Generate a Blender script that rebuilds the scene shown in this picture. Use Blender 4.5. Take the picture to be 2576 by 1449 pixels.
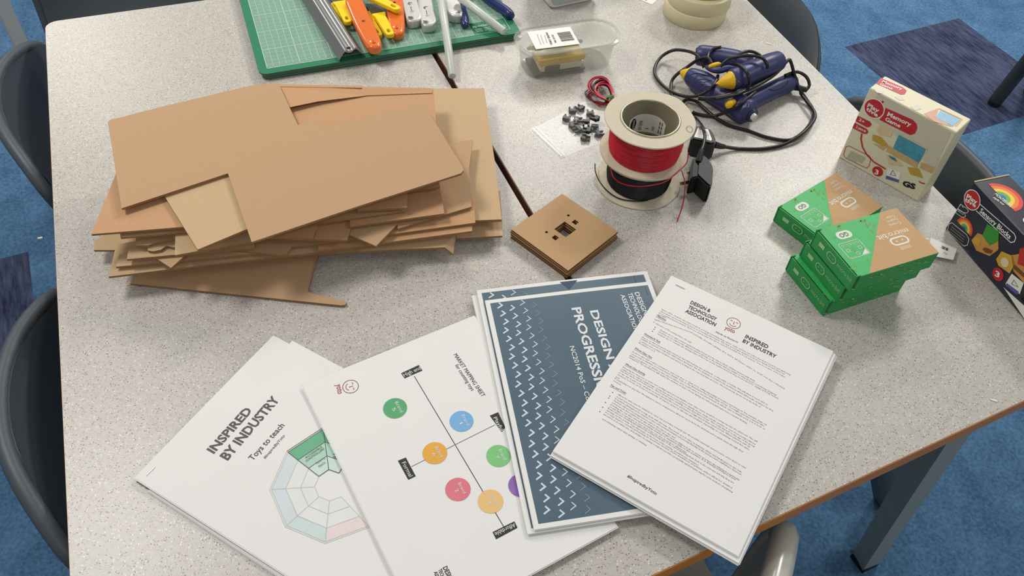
import bpy, bmesh, math, random
from mathutils import Vector, Matrix
from mathutils.noise import noise as pnoise
random.seed(7)
for o in list(bpy.data.objects): bpy.data.objects.remove(o)
SC = bpy.context.scene; COL = SC.collection

# ------------------------------------------------------------------ camera, light, exposure
TZ = 0.74                                   # table height; photo heights below are above the table top
F_PX, PITCH, ROLL, CH = 2106.9, 0.86548, 0.067966, 0.78338
PW, PH = 2576.0, 1449.0
C0 = Vector((0, 0, TZ+CH))
FW = Vector((0, math.cos(PITCH), -math.sin(PITCH))); R0 = Vector((1, 0, 0)); U0 = R0.cross(FW)
RI = math.cos(ROLL)*R0+math.sin(ROLL)*U0; UP = -math.sin(ROLL)*R0+math.cos(ROLL)*U0
cam = bpy.data.objects.new('camera', bpy.data.cameras.new('camera')); COL.objects.link(cam)
cam.data.sensor_width = 36; cam.data.lens = F_PX/PW*36; cam.data.clip_start = .02; cam.data.clip_end = 60
cam.matrix_world = Matrix.Translation(C0) @ Matrix((RI, UP, -FW)).transposed().to_4x4()
SC.camera = cam
def ray(px, py): return FW+((px-PW/2)/F_PX)*RI-((py-PH/2)/F_PX)*UP
def at(px, py, h=0.0):
    d = ray(px, py); return C0+d*((TZ+h-C0.z)/d.z)

wd = bpy.data.worlds.new('room_light'); SC.world = wd; wd.use_nodes = True
wd.node_tree.nodes['Background'].inputs[0].default_value = (.93, .96, 1.0, 1)
wd.node_tree.nodes['Background'].inputs[1].default_value = .25
def panel(x, y, w, sx=.6, sy=.6):           # square ceiling panels of the classroom
    l = bpy.data.lights.new('ceiling_panel', 'AREA'); l.shape = 'RECTANGLE'; l.size = sx; l.size_y = sy
    l.energy = w; l.color = (1.0, .965, .91)
    o = bpy.data.objects.new('ceiling_panel', l); COL.objects.link(o); o.location = (x, y, TZ+2.06); return o
panel(-1.35, 1.15, 29); panel(-2.7, 4.1, 33); panel(1.5, 3.05, 50); panel(2.9, .6, 22); panel(.1, 3.6, 38); panel(.4, -1.3, 11)
SC.view_settings.view_transform = 'Standard'; SC.view_settings.look = 'None'
SC.view_settings.gamma = 1; SC.view_settings.exposure = 0.08; SC.view_settings.use_curve_mapping = False

# ------------------------------------------------------------------ materials
def lin(c):
    return tuple(((v/255)/12.92 if v/255 <= .04045 else ((v/255+.055)/1.055)**2.4) for v in c[:3])
MATS = {}
def M(name, col, rough=.5, metal=0, var=.08, scale=40, bump=0, trans=0, ior=1.45, alpha=1, spec=.5, coat=0, sss=0, stretch=None):
    if name in MATS: return MATS[name]
    m = bpy.data.materials.new(name); m.use_nodes = True; nt = m.node_tree; b = nt.nodes['Principled BSDF']
    tc = nt.nodes.new('ShaderNodeTexCoord'); mp = nt.nodes.new('ShaderNodeMapping'); nz = nt.nodes.new('ShaderNodeTexNoise')
    nz.inputs['Scale'].default_value = scale; nz.inputs['Detail'].default_value = 4
    if stretch: mp.inputs['Scale'].default_value = stretch
    nt.links.new(tc.outputs['Object'], mp.inputs[0]); nt.links.new(mp.outputs[0], nz.inputs['Vector'])
    mx = nt.nodes.new('ShaderNodeMix'); mx.data_type = 'RGBA'
    c = lin(col); k1 = [max(0, v*(1-var)) for v in c]; k2 = [min(1, v*(1+var)) for v in c]
    mx.inputs[6].default_value = (*k1, 1); mx.inputs[7].default_value = (*k2, 1)
    nt.links.new(nz.outputs[0], mx.inputs[0]); nt.links.new(mx.outputs[2], b.inputs['Base Color'])
    b.inputs['Roughness'].default_value = rough; b.inputs['Metallic'].default_value = metal
    b.inputs['IOR'].default_value = ior; b.inputs['Transmission Weight'].default_value = trans
    b.inputs['Alpha'].default_value = alpha; b.inputs['Specular IOR Level'].default_value = spec
    b.inputs['Coat Weight'].default_value = coat; b.inputs['Coat Roughness'].default_value = .15
    if sss: b.inputs['Subsurface Weight'].default_value = sss; b.inputs['Subsurface Radius'].default_value = (.01, .01, .01)
    if bump:
        bp = nt.nodes.new('ShaderNodeBump'); bp.inputs['Strength'].default_value = bump; bp.inputs['Distance'].default_value = .002
        nt.links.new(nz.outputs[0], bp.inputs['Height']); nt.links.new(bp.outputs[0], b.inputs['Normal'])
    MATS[name] = m; return m

def speckle_mat(name):
    m = bpy.data.materials.new(name); m.use_nodes = True; nt = m.node_tree; N = nt.nodes.new; L = nt.links.new
    b = nt.nodes['Principled BSDF']; tc = N('ShaderNodeTexCoord')
    def vor(scale, stretch):
        mp = N('ShaderNodeMapping'); mp.inputs['Scale'].default_value = stretch; v = N('ShaderNodeTexVoronoi'); v.inputs['Scale'].default_value = scale
        L(tc.outputs['Object'], mp.inputs[0]); L(mp.outputs[0], v.inputs['Vector']); return v
    def mask(v, lo, size):
        s = N('ShaderNodeSeparateColor'); L(v.outputs['Color'], s.inputs[0])
        g = N('ShaderNodeMath'); g.operation = 'GREATER_THAN'; g.inputs[1].default_value = lo; L(s.outputs[0], g.inputs[0])
        d = N('ShaderNodeMath'); d.operation = 'LESS_THAN'; d.inputs[1].default_value = size; L(v.outputs['Distance'], d.inputs[0])
        k = N('ShaderNodeMath'); k.operation = 'MULTIPLY'; L(g.outputs[0], k.inputs[0]); L(d.outputs[0], k.inputs[1]); return k
    nz = N('ShaderNodeTexNoise'); nz.inputs['Scale'].default_value = 260; nz.inputs['Detail'].default_value = 3; L(tc.outputs['Object'], nz.inputs['Vector'])
    base = N('ShaderNodeMix'); base.data_type = 'RGBA'
    base.inputs[6].default_value = (*lin((174, 169, 161)), 1); base.inputs[7].default_value = (*lin((202, 197, 189)), 1); L(nz.outputs[0], base.inputs[0])
    prev = base
    for sc, st, lo, sz, col in ((340, (1, 1.5, 1), .80, .31, (124, 113, 101)), (400, (1.4, 1, 1), .86, .34, (230, 226, 219)), (520, (1, 1, 1), .80, .40, (158, 149, 137))):
        k = mask(vor(sc, st), lo, sz); mx = N('ShaderNodeMix'); mx.data_type = 'RGBA'; mx.inputs[7].default_value = (*lin(col), 1)
        L(prev.outputs[2], mx.inputs[6]); L(k.outputs[0], mx.inputs[0]); prev = mx
    L(prev.outputs[2], b.inputs['Base Color']); b.inputs['Roughness'].default_value = .33; b.inputs['Specular IOR Level'].default_value = .42
    nb = N('ShaderNodeTexNoise'); nb.inputs['Scale'].default_value = 700; L(tc.outputs['Object'], nb.inputs['Vector'])
    bp = N('ShaderNodeBump'); bp.inputs['Strength'].default_value = .12; bp.inputs['Distance'].default_value = .001; L(nb.outputs[0], bp.inputs['Height']); L(bp.outputs[0], b.inputs['Normal'])
    MATS[name] = m; return m
def carpet_mat(name, c1, c2, streak=None):
    m = bpy.data.materials.new(name); m.use_nodes = True; nt = m.node_tree; N = nt.nodes.new; L = nt.links.new; b = nt.nodes['Principled BSDF']
    tc = N('ShaderNodeTexCoord'); a = N('ShaderNodeTexNoise'); a.inputs['Scale'].default_value = 130; a.inputs['Detail'].default_value = 6; a.inputs['Roughness'].default_value = .75
    mp = N('ShaderNodeMapping'); mp.inputs['Scale'].default_value = streak or (1, 1, 1); L(tc.outputs['Object'], mp.inputs[0]); L(mp.outputs[0], a.inputs['Vector'])
    g = N('ShaderNodeTexNoise'); g.inputs['Scale'].default_value = 9; g.inputs['Detail'].default_value = 3; L(tc.outputs['Object'], g.inputs['Vector'])
    ad = N('ShaderNodeMath'); ad.operation = 'MULTIPLY_ADD'; ad.inputs[1].default_value = .5; ad.inputs[2].default_value = -.25; L(g.outputs[0], ad.inputs[0])
    sm = N('ShaderNodeMath'); sm.operation = 'ADD'; L(a.outputs[0], sm.inputs[0]); L(ad.outputs[0], sm.inputs[1])
    r = N('ShaderNodeValToRGB'); r.color_ramp.elements[0].position = .33; r.color_ramp.elements[1].position = .70
    r.color_ramp.elements[0].color = (*lin(c1), 1); r.color_ramp.elements[1].color = (*lin(c2), 1); L(sm.outputs[0], r.inputs[0]); L(r.outputs[0], b.inputs['Base Color'])
    bp = N('ShaderNodeBump'); bp.inputs['Strength'].default_value = .5; bp.inputs['Distance'].default_value = .003; L(a.outputs[0], bp.inputs['Height']); L(bp.outputs[0], b.inputs['Normal'])
    b.inputs['Roughness'].default_value = .95; b.inputs['Specular IOR Level'].default_value = .1
    MATS[name] = m; return m

speckle = speckle_mat('speckled_laminate')
edgem = M('brown_edge', (196, 130, 66), .45, var=.15, scale=30)
seamm = M('dark_brown_edge', (84, 52, 40), .5, var=.12)
steel_grey = M('grey_painted_steel', (150, 156, 150), .4, var=.05)
dark_cap = M('black_foot_cap', (22, 23, 25), .6)
chair_m = M('charcoal_plastic', (72, 80, 86), .48, var=.05, scale=300, bump=.05)
grey_chair = M('pale_grey_gloss_plastic', (186, 186, 174), .28, var=.04, coat=.3)
blue_c = carpet_mat('blue_carpet', (56, 88, 120), (92, 130, 166))
navy_c = carpet_mat('navy_streaked_carpet', (34, 40, 62), (82, 90, 118), (1, .12, 1))
white_p = M('white_paper', (232, 231, 228), .75, var=.015, scale=20)
ink = M('black_ink', (52, 50, 46), .7, var=.1); ink_soft = M('grey_ink', (104, 100, 94), .7); ink_dk = M('charcoal_print', (48, 44, 40), .6)
red_ink = M('brick_red_ink', (168, 84, 82), .7)
kraft = M('kraft_card', (188, 153, 116), .8, var=.05, scale=90, stretch=(1, 8, 1))
kraft_o = M('tan_card', (194, 151, 110), .75, var=.05, scale=70, stretch=(8, 1, 1))
kraft_p = M('pale_card', (198, 168, 130), .8, var=.05, scale=80, stretch=(6, 1, 1))
kedge = M('corrugated_edge', (150, 112, 74), .9, var=.45, scale=420)
mdf_t = M('thin_board_face', (186, 150, 108), .7, var=.04, scale=140); mdf_e = M('laser_cut_edge', (112, 76, 44), .8, var=.3, scale=200)

# ------------------------------------------------------------------ mesh helpers
def tag(o, label=None, cat=None, group=None, kind=None):
    if label: o['label'] = label
    if cat: o['category'] = cat
    if group: o['group'] = group
    if kind: o['kind'] = kind
    return o
def thing(name, label, cat, loc, rz=0, group=None):
    o = bpy.data.objects.new(name, None); COL.objects.link(o); o.empty_display_size = .02
    o.location = loc; o.rotation_euler = (0, 0, rz); o['org'] = list(loc); return tag(o, label, cat, group)
class G:
    def __init__(s): s.v = []; s.f = []; s.mi = []
    def add(s, vf, T=None, mi=0):
        v, f = vf[0], vf[1]; n = len(s.v)
        s.v += [tuple(T @ Vector(p)) for p in v] if T is not None else [tuple(p) for p in v]
        s.f += [tuple(i+n for i in q) for q in f]; s.mi += [mi]*len(f); return s
def mk(name, g, mats, parent=None, smooth=None, world=False, label=None):
    """one mesh object; world=True: vertices are world coordinates (parent unrotated)"""
    if isinstance(g, tuple): g = G().add(g)
    off = Vector((0, 0, 0))
    if world and parent is not None:
        r = parent
        while r is not None: off += r.location; r = r.parent
    me = bpy.data.meshes.new(name); me.from_pydata([tuple(Vector(p)-off) for p in g.v], [], g.f); me.validate()
    mats = mats if isinstance(mats, (list, tuple)) else [mats]
    for m in mats: me.materials.append(m)
    if len(mats) > 1 and len(me.polygons) == len(g.mi): me.polygons.foreach_set('material_index', g.mi)
    bm = bmesh.new(); bm.from_mesh(me); bmesh.ops.recalc_face_normals(bm, faces=bm.faces)
    if smooth is not None:
        ca = math.radians(smooth)
        for q in bm.faces: q.smooth = True
        for e in bm.edges: e.smooth = len(e.link_faces) == 2 and e.calc_face_angle(0) < ca
    bm.to_mesh(me); bm.free(); me.update()
    o = bpy.data.objects.new(name, me); COL.objects.link(o)
    if parent is not None: o.parent = parent
    if label: o['label'] = label
    return o
def mk_top(name, g, mats, label, cat, org, group=None, smooth=None):
    """a top-level thing that is one mesh with its origin at org (world vertices)"""
    if isinstance(g, tuple): g = G().add(g)
    org = Vector(org); g.v = [tuple(Vector(p)-org) for p in g.v]
    o = mk(name, g, mats, None, smooth); o.location = org; return tag(o, label, cat, group)
def slab(top, t, down=None):
    """closed slab under a 3D top outline"""
    n = len(top); d = down if down is not None else Vector((0, 0, -t)); v = [Vector(p) for p in top]; v += [p+d for p in v]
    return v, [tuple(range(n)), tuple(range(2*n-1, n-1, -1))]+[(i, i+n, (i+1) % n+n, (i+1) % n) for i in range(n)]
def box(dx, dy, dz, b=0, seg=2, z0=True):
    bm = bmesh.new(); bmesh.ops.create_cube(bm, size=1); bmesh.ops.scale(bm, vec=(dx, dy, dz), verts=bm.verts)
    if b: bmesh.ops.bevel(bm, geom=list(bm.edges), offset=b, segments=seg, affect='EDGES', profile=.5)
    if z0: bmesh.ops.translate(bm, vec=(0, 0, dz/2), verts=bm.verts)
    bm.verts.index_update(); r = [v.co.copy() for v in bm.verts], [tuple(v.index for v in f.verts) for f in bm.faces]; bm.free(); return r
def crom(pts, n=6, closed=False):
    P = [Vector(p) for p in pts]; out = []; m = len(P)
    for i in range(m if closed else m-1):
        g = (lambda k: P[k % m]) if closed else (lambda k: P[min(max(k, 0), m-1)])
        a, b, c, d = g(i-1), g(i), g(i+1), g(i+2)
        for k in range(n):
            t = k/n; out.append(.5*((2*b)+(c-a)*t+(2*a-5*b+4*c-d)*t*t+(3*b-a-3*c+d)*t**3))
    if not closed: out.append(P[-1])
    return out
def tube(pts, rad, n=8, closed=False, caps=True, flat=1.0, ref=None):
    P = [Vector(p) for p in pts]; m = len(P); rs = rad if isinstance(rad, (list, tuple)) else [rad]*m; v = []; f = []
    up = None
    for i in range(m):
        a = P[(i-1) % m] if (closed or i > 0) else P[0]; b = P[(i+1) % m] if (closed or i < m-1) else P[-1]
        t = (b-a).normalized() if (b-a).length > 1e-9 else Vector((0, 0, 1))
        if ref is not None: s = t.cross(Vector(ref)).normalized(); up = s.cross(t)
        else:
            if up is None: up = Vector((0, 0, 1)) if abs(t.z) < .9 else Vector((1, 0, 0))
            s = t.cross(up).normalized(); up = s.cross(t).normalized()
        for k in range(n):
            an = 2*math.pi*k/n; v.append(P[i]+rs[i]*(math.cos(an)*s+flat*math.sin(an)*up))
    for i in range(m if closed else m-1):
        j = (i+1) % m
        for k in range(n): f.append((i*n+k, i*n+(k+1) % n, j*n+(k+1) % n, j*n+k))
    if caps and not closed: f += [tuple(range(n))[::-1], tuple((m-1)*n+k for k in range(n))]
    return v, f
def lathe(prof, n=40, c=(0, 0, 0), closed=True):
    """profile [(r,z)] revolved about z; closed profile loop -> ring"""
    v = []; f = []; m = len(prof); c = Vector(c)
    for k in range(n):
        a = 2*math.pi*k/n
        v += [c+Vector((r*math.cos(a), r*math.sin(a), z)) for r, z in prof]
    for k in range(n):
        j = (k+1) % n
        for i in range(m if closed else m-1):
            i2 = (i+1) % m; f.append((k*m+i, j*m+i, j*m+i2, k*m+i2))
    if not closed:
        f += [tuple(k*m for k in range(n)), tuple(k*m+m-1 for k in range(n))[::-1]]
    return v, f
DG = None
def from_curve(cu):
    o = bpy.data.objects.new('t', cu); COL.objects.link(o); dg = bpy.context.evaluated_depsgraph_get(); dg.update()
    me = o.evaluated_get(dg).to_mesh(); r = [v.co.copy() for v in me.vertices], [tuple(p.vertices) for p in me.polygons]
    o.evaluated_get(dg).to_mesh_clear(); bpy.data.objects.remove(o); bpy.data.curves.remove(cu); return r
def plate(outer, holes=(), t=.003, bev=0, seg=2):
    """2D outline with holes -> solid between z=0 and z=t"""
    cu = bpy.data.curves.new('p', 'CURVE'); cu.dimensions = '2D'; cu.fill_mode = 'BOTH'
    for loop in (outer, *holes):
        s = cu.splines.new('POLY'); s.points.add(len(loop)-1); s.use_cyclic_u = True
        for p, q in zip(s.points, loop): p.co = (q[0], q[1], 0, 1)
    cu.extrude = max(t/2-bev, 0); cu.bevel_depth = bev; cu.bevel_resolution = seg; cu.offset = -bev
    v, f = from_curve(cu); return [p+Vector((0, 0, t/2)) for p in v], f
def circ(cx, cy, r, n=20, ry=None): return [(cx+r*math.cos(2*math.pi*k/n), cy+(ry or r)*math.sin(2*math.pi*k/n)) for k in range(n)]
def rrect(x0, y0, x1, y1, r, n=5):
    o = []
    for cx, cy, a in ((x1-r, y1-r, 0), (x0+r, y1-r, 90), (x0+r, y0+r, 180), (x1-r, y0+r, 270)):
        o += [(cx+r*math.cos(math.radians(a+90*k/n)), cy+r*math.sin(math.radians(a+90*k/n))) for k in range(n+1)]
    return o
def frame(o, x, z):
    x = Vector(x).normalized(); z = Vector(z); z = (z-x*z.dot(x)).normalized(); y = z.cross(x)
    return Matrix.Translation(Vector(o)) @ Matrix((x, y, z)).transposed().to_4x4()
TXT = {}
def textgeo(s, bold=0, res=2):
    k = (s, bold, res)
    if k not in TXT:
        cu = bpy.data.curves.new('t', 'FONT'); cu.body = s; cu.size = 1; cu.resolution_u = res; cu.offset = bold; v, f = from_curve(cu)
        TXT[k] = ([(p.x, p.y) for p in v], f, max([p.x for p in v] or [1]))
    return TXT[k]
CAP = max(p[1] for p in textgeo('H')[0])
class Page:
    """flat printed face: O top-left, X right, D down, N outward; P(x,y,d) with optional relief zf"""
    def __init__(s, O, X, D, w, h, zf=None):
        s.O = Vector(O); s.X = Vector(X).normalized(); D = Vector(D); s.D = (D-s.X*D.dot(s.X)).normalized(); s.N = s.D.cross(s.X); s.w = w; s.h = h; s.zf = zf; s.g = {}
        if s.N.dot(C0-s.O) < 0: s.N = -s.N
    def P(s, x, y, d=0): return s.O+s.X*x+s.D*y+s.N*(d+(s.zf(x, y) if s.zf else 0))
    def uv(s, px, py):
        r = ray(px, py); t = (s.O-C0).dot(s.N)/r.dot(s.N); p = C0+r*t-s.O; return p.dot(s.X), p.dot(s.D)
    def geo(s, mat, name):
        if s.batch: return s.g.setdefault((mat.name, s.batch, 0), G())
        g = G(); s.g[(mat.name, name, len(s.g)+1)] = g; return g
    batch = None
    def poly(s, pts, mat, lay=1, name='printed_graphic', px=False):
        if px: pts = [s.uv(*p) for p in pts]
        s.geo(mat, name).add(([s.P(x, y, .00012*lay) for x, y in pts], [tuple(range(len(pts)))]))
    def rect(s, x0, y0, x1, y1, mat, lay=1, name='printed_graphic'): s.poly([(x0, y0), (x1, y0), (x1, y1), (x0, y1)], mat, lay, name)
    def line(s, a, b, w, mat, lay=1, px=False, name='printed_graphic'):
        if px: a, b = s.uv(*a), s.uv(*b)
        dx, dy = b[0]-a[0], b[1]-a[1]; L = math.hypot(dx, dy) or 1; nx, ny = -dy/L*w/2, dx/L*w/2
        n = max(1, int(L/.012)); v = []; f = []
        for i in range(n+1):
            t = i/n; x, y = a[0]+dx*t, a[1]+dy*t; v += [s.P(x+nx, y+ny, .00012*lay), s.P(x-nx, y-ny, .00012*lay)]
        s.geo(mat, name).add((v, [(2*i, 2*i+1, 2*i+3, 2*i+2) for i in range(n)]))
    def path(s, pts, w, mat, lay=1, px=False, closed=False):
        if px: pts = [s.uv(*p) for p in pts]
        m = len(pts); v = []; f = []
        for i, q in enumerate(pts):
            a = pts[i-1] if (closed or i) else q; b = pts[(i+1) % m] if (closed or i < m-1) else q
            d0 = Vector((q[0]-a[0], q[1]-a[1])); d1 = Vector((b[0]-q[0], b[1]-q[1]))
            d0 = d0.normalized() if d0.length > 1e-9 else d1.normalized(); d1 = d1.normalized() if d1.length > 1e-9 else d0
            t = (d0+d1).normalized() if (d0+d1).length > 1e-6 else d0; k = w/2/max(.4, t.dot(d0))
            v += [s.P(q[0]-t.y*k, q[1]+t.x*k, .00012*lay), s.P(q[0]+t.y*k, q[1]-t.x*k, .00012*lay)]
        for i in range(m if closed else m-1): j = (i+1) % m; f.append((2*i, 2*i+1, 2*j+1, 2*j))
        s.geo(mat, 'printed_line').add((v, f))
    def disc(s, x, y, r, mat, lay=1, ry=None, n=24): s.poly(circ(x, y, r, n, ry), mat, lay)
    def ring(s, x, y, r, w, mat, lay=1, n=28, a0=0, a1=360, ry=None):
        ry = ry or r; pts = []
        for k in range(n+1):
            a = math.radians(a0+(a1-a0)*k/n); pts.append((x+r*math.cos(a), y+ry*math.sin(a)))
        s.path(pts[:-1] if abs(a1-a0) == 360 else pts, w, mat, lay, closed=abs(a1-a0) == 360)
    def text(s, t, x, y, cap, mat, fit=None, ang=0, bold=0, lay=2, align='L', res=2, name='printed_text'):
        """baseline start (x,y), cap height cap, ang degrees clockwise on the page"""
        v, f, wid = textgeo(t, bold, res); k = cap/CAP; kx = (fit/wid) if fit else k
        if align == 'C': x0 = -wid*kx/2
        elif align == 'R': x0 = -wid*kx
        else: x0 = 0
        ca, sa = math.cos(math.radians(ang)), math.sin(math.radians(ang)); out = []
        for px_, py_ in v:
            a, b = x0+px_*kx, -py_*k; out.append(s.P(x+a*ca-b*sa, y+a*sa+b*ca, .00012*lay))
        s.geo(mat, name).add((out, f))
    def tpx(s, t, a, b, c, mat, bold=0, lay=2, res=2, k=.84):
        """baseline from photo pixel a to b; c = pixel at the top of a capital above a"""
        A, B, Cc = s.uv(*a), s.uv(*b), s.uv(*c); dx, dy = B[0]-A[0], B[1]-A[1]; L = math.hypot(dx, dy)
        cap = k*abs((Cc[0]-A[0])*dy/L-(Cc[1]-A[1])*dx/L); s.text(t, A[0], A[1], cap, mat, fit=L, ang=math.degrees(math.atan2(dy, dx)), bold=bold, lay=lay, res=res)
    def flush(s, parent):
        for (mn, name, k), g in s.g.items():
            o = mk(name, g, bpy.data.materials[mn], parent, world=True)
            if k == 0: o['kind'] = 'stuff'
        s.g = {}

# ------------------------------------------------------------------ floor
def g2(x, y): return Vector((x, y))
FO = at(2125, 118, -TZ); FA = math.radians(27.0); TS = .492
fx = Vector((math.cos(FA), math.sin(FA), 0)); fy = Vector((-math.sin(FA), math.cos(FA), 0))
fl = mk('floor', (slab([(-4, -2.5, -.007), (5, -2.5, -.007), (5, 6.5, -.007), (-4, 6.5, -.007)], .05)), M('floor_screed', (70, 80, 95), .9)); tag(fl, kind='structure')
tile_me = {}
bv, bf = box(TS-.0001, TS-.0001, .006, .0002, 1)
for nm, mt in (('b', blue_c), ('n', navy_c)):
    o = mk('carpet_tile', (bv, bf), mt, fl); tile_me[nm] = o.data; bpy.data.objects.remove(o)
for i in range(-9, 4):
    for j in range(-8, 4):
        c = FO+fx*TS*(i+.5)+fy*TS*(j+.5)
        if not (-2.6 < c.x < 2.6 and -.6 < c.y < 4.3): continue
        o = bpy.data.objects.new('carpet_tile', tile_me['n' if (i, j) in ((0, -1), (-6, -1)) else 'b']); COL.objects.link(o)
        o.parent = fl; o.location = (c.x, c.y, -.006); o.rotation_euler = (0, 0, FA)

wall_m = M('pale_wall_paint', (205, 205, 200), .9)
for nm, pts in (('wall_far', ((-4, 6.5), (5, 6.5))), ('wall_right', ((5, 6.5), (5, -2.5)))):
    (x0, y0), (x1, y1) = pts; n_ = Vector((y1-y0, x0-x1, 0)).normalized()*-.1
    tag(mk(nm, slab([(x0, y0, -.05), (x1, y1, -.05), (x1, y1, 2.9), (x0, y0, 2.9)], 0, n_), wall_m), kind='structure')

# ------------------------------------------------------------------ tables
LT, ST, RT, LB, SB, RB = (Vector(p) for p in ((-.780, 1.161), (-.263, 1.376), (.283, 1.602), (-.302, .076), (.224, .355), (.714, .616)))
def rounded(poly, rad, n=6):
    out = []; m = len(poly)
    for i, p in enumerate(poly):
        a, b = (poly[i-1]-p), (poly[(i+1) % m]-p); a.normalize(); b.normalize(); r = rad[i]
        th = a.angle(b)/2; L = r/math.tan(th); p0, p1 = p+a*L, p+b*L; c = p+(a+b).normalized()*(r/math.sin(th))
        a0 = math.atan2(*(p0-c).yx); a1 = math.atan2(*(p1-c).yx); d = (a1-a0+math.pi) % (2*math.pi)-math.pi
        out += [c+Vector((math.cos(a0+d*k/n), math.sin(a0+d*k/n)))*r for k in range(n+1)]
    return out
def table(poly, rad, label, dz, legs, seam=None):
    ctr = sum(poly, Vector((0, 0)))/4; t = thing('classroom_table', label, 'table', (ctr.x, ctr.y, 0), group='pushed-together classroom tables')
    out = rounded(poly, rad); zt = TZ+dz
    inn = rounded([p+(ctr-p).normalized()*.0012 for p in poly], rad)
    mk('laminate_top', slab([(p.x, p.y, zt) for p in inn], .006), speckle, t, world=True)
    mk('edge_band', slab([(p.x, p.y, zt-.0006) for p in out], .0225), edgem, t, world=True)
    if seam: (a, b) = seam; n_ = Vector((-(b-a).y, (b-a).x)).normalized()*-.0012; mk('seam_lipping', slab([(q.x, q.y, zt-.0004) for q in (a, b, b+n_, a+n_)], .0224), seamm, t, world=True)
    g = G(); fr = [p+(ctr-p)*.17 for p in poly]
    for a, b in zip(fr, fr[1:]+fr[:1]): g.add(tube([(a.x, a.y, zt-.043), (b.x, b.y, zt-.043)], .022, 4, ref=(0, 0, 1)))
    mk('underframe', g, steel_grey, t, world=True)
    for (top, foot) in legs:
        a = Vector((top.x, top.y, zt-.024)); b = Vector((foot.x, foot.y, .012)); d = (a-b).normalized()
        T = frame(b, d, (ctr-top).to_3d() if False else (poly[1]-poly[0]).to_3d())
        L = (a-b).length; w = .017
        sq = [Vector(p) for p in ((0, -w, -w), (0, w, -w), (0, w, w), (0, -w, w))]
        lg = mk('leg', ([T @ p for p in sq]+[T @ (p+Vector((L, 0, 0))) for p in sq], [(3, 2, 1, 0), (4, 5, 6, 7), (0, 1, 5, 4), (1, 2, 6, 5), (2, 3, 7, 6), (3, 0, 4, 7)]), steel_grey, t, world=True)
        mk('foot_cap', slab([Vector((foot.x, foot.y, .014))+Vector((math.cos(k*math.pi/2+FA+.785), math.sin(k*math.pi/2+FA+.785), 0))*.0255 for k in range(4)], .014), dark_cap, lg, world=True)
    return t
def inset(poly, i, a, b):
    p = poly[i]; return p+(poly[i-1]-p).normalized()*a+(poly[(i+1) % 4]-p).normalized()*b
gap = Vector((.0075, .004)); lp = [LT, ST, SB, LB]; rp = [ST+gap, RT, RB, SB+gap]
table(lp, (.018, .012, .008, .02), 'speckled grey table on the left carrying the cardboard pile', 0, [(q, q) for q in (inset(lp, 0, .05, .46), inset(lp, 1, .05, .05), inset(lp, 2, .47, .05), inset(lp, 3, .27, .05))])
ft = at(2172, 1412, -TZ)
lt2 = at(2405, 1040, -.06)
table(rp, (.008, .02, .02, .006), 'speckled grey table on the right carrying the green boxes', .0, [((Vector((lt2.x, lt2.y)) if i == 2 else (inset(rp, i, .05, .47) if i == 3 else inset(rp, i, .46 if i == 1 else .03, .03))), (Vector((ft.x, ft.y)) if i == 2 else (inset(rp, i, .05, .47) if i == 3 else inset(rp, i, .46 if i == 1 else .03, .03)))) for i in range(4)], (rp[0].lerp(rp[3], .01), rp[0].lerp(rp[3], .99)))

# ------------------------------------------------------------------ chairs (one-piece moulded school chairs)
def chair_shell(front=.21, w_seat=.40, w_top=.37, sag=.05, top=.73, th=.012, rim_only=0):
    prof = crom([(front, .40), (front-.01, .425), (front*.5, .425), (min(-.06, front-.08), .415), (-.13, .43), (-.175, .50), (-.205, .60), (-.235, .70), (-.244, top)], 4)
    v = []; nx = 16; m = len(prof)
    for i, p in enumerate(prof):
        t = i/(m-1); up = max(0, (p.y-.43)/(top-.43)) if p.x < -.05 else 0
        wd_ = w_seat+(w_top-w_seat)*t
        if t < .12: wd_ *= .86+.14*math.sqrt(min(1, t/.12))
        if t > .9: wd_ *= 1-.10*((t-.9)/.1)**2.5
        for k in range(nx+1):
            s = -1+2*k/nx; x = s*wd_/2
            fwd = sag*up**.6*abs(s)**2.2
            lift = -.012*(1-abs(s)**2) if (p.x > -.08 and t > .1) else 0
            drop = -.03*abs(s)**5*max(0, (up-.6)/.4)**2
            v.append((x, p.x+fwd, p.y+lift+drop))
    f = [(i*(nx+1)+k, i*(nx+1)+k+1, (i+1)*(nx+1)+k+1, (i+1)*(nx+1)+k) for i in range(m-1) for k in range(nx)]
    i0 = int(m*.55); rim = [v[i*(nx+1)] for i in range(i0, m-1)]+[v[(m-1)*(nx+1)+k] for k in range(1, nx)]+[v[i*(nx+1)+nx] for i in range(m-2, i0-1, -1)]
    if rim_only:
        R = [Vector(q) for q in rim]
        for _ in range(6): R = [R[0]]+[(R[i-1]+2*R[i]+R[i+1])/4 for i in range(1, len(R)-1)]+[R[-1]]
        return tube(R, rim_only, 10, flat=1.0)
    bm = bmesh.new(); vs = [bm.verts.new(p) for p in v]
    for q in f: bm.faces.new([vs[i] for i in q])
    bm.normal_update(); bmesh.ops.solidify(bm, geom=list(bm.faces), thickness=th)
    bm.normal_update()
    ed = [e for e in bm.edges if len(e.link_faces) == 2 and e.calc_face_angle(0) > 1.2]
    bmesh.ops.bevel(bm, geom=ed, offset=th*.3, segments=2, affect='EDGES', clamp_overlap=True)
    bm.verts.index_update(); r = [x.co.copy() for x in bm.verts], [tuple(x.index for x in q.verts) for q in bm.faces]; bm.free(); return r
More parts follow.
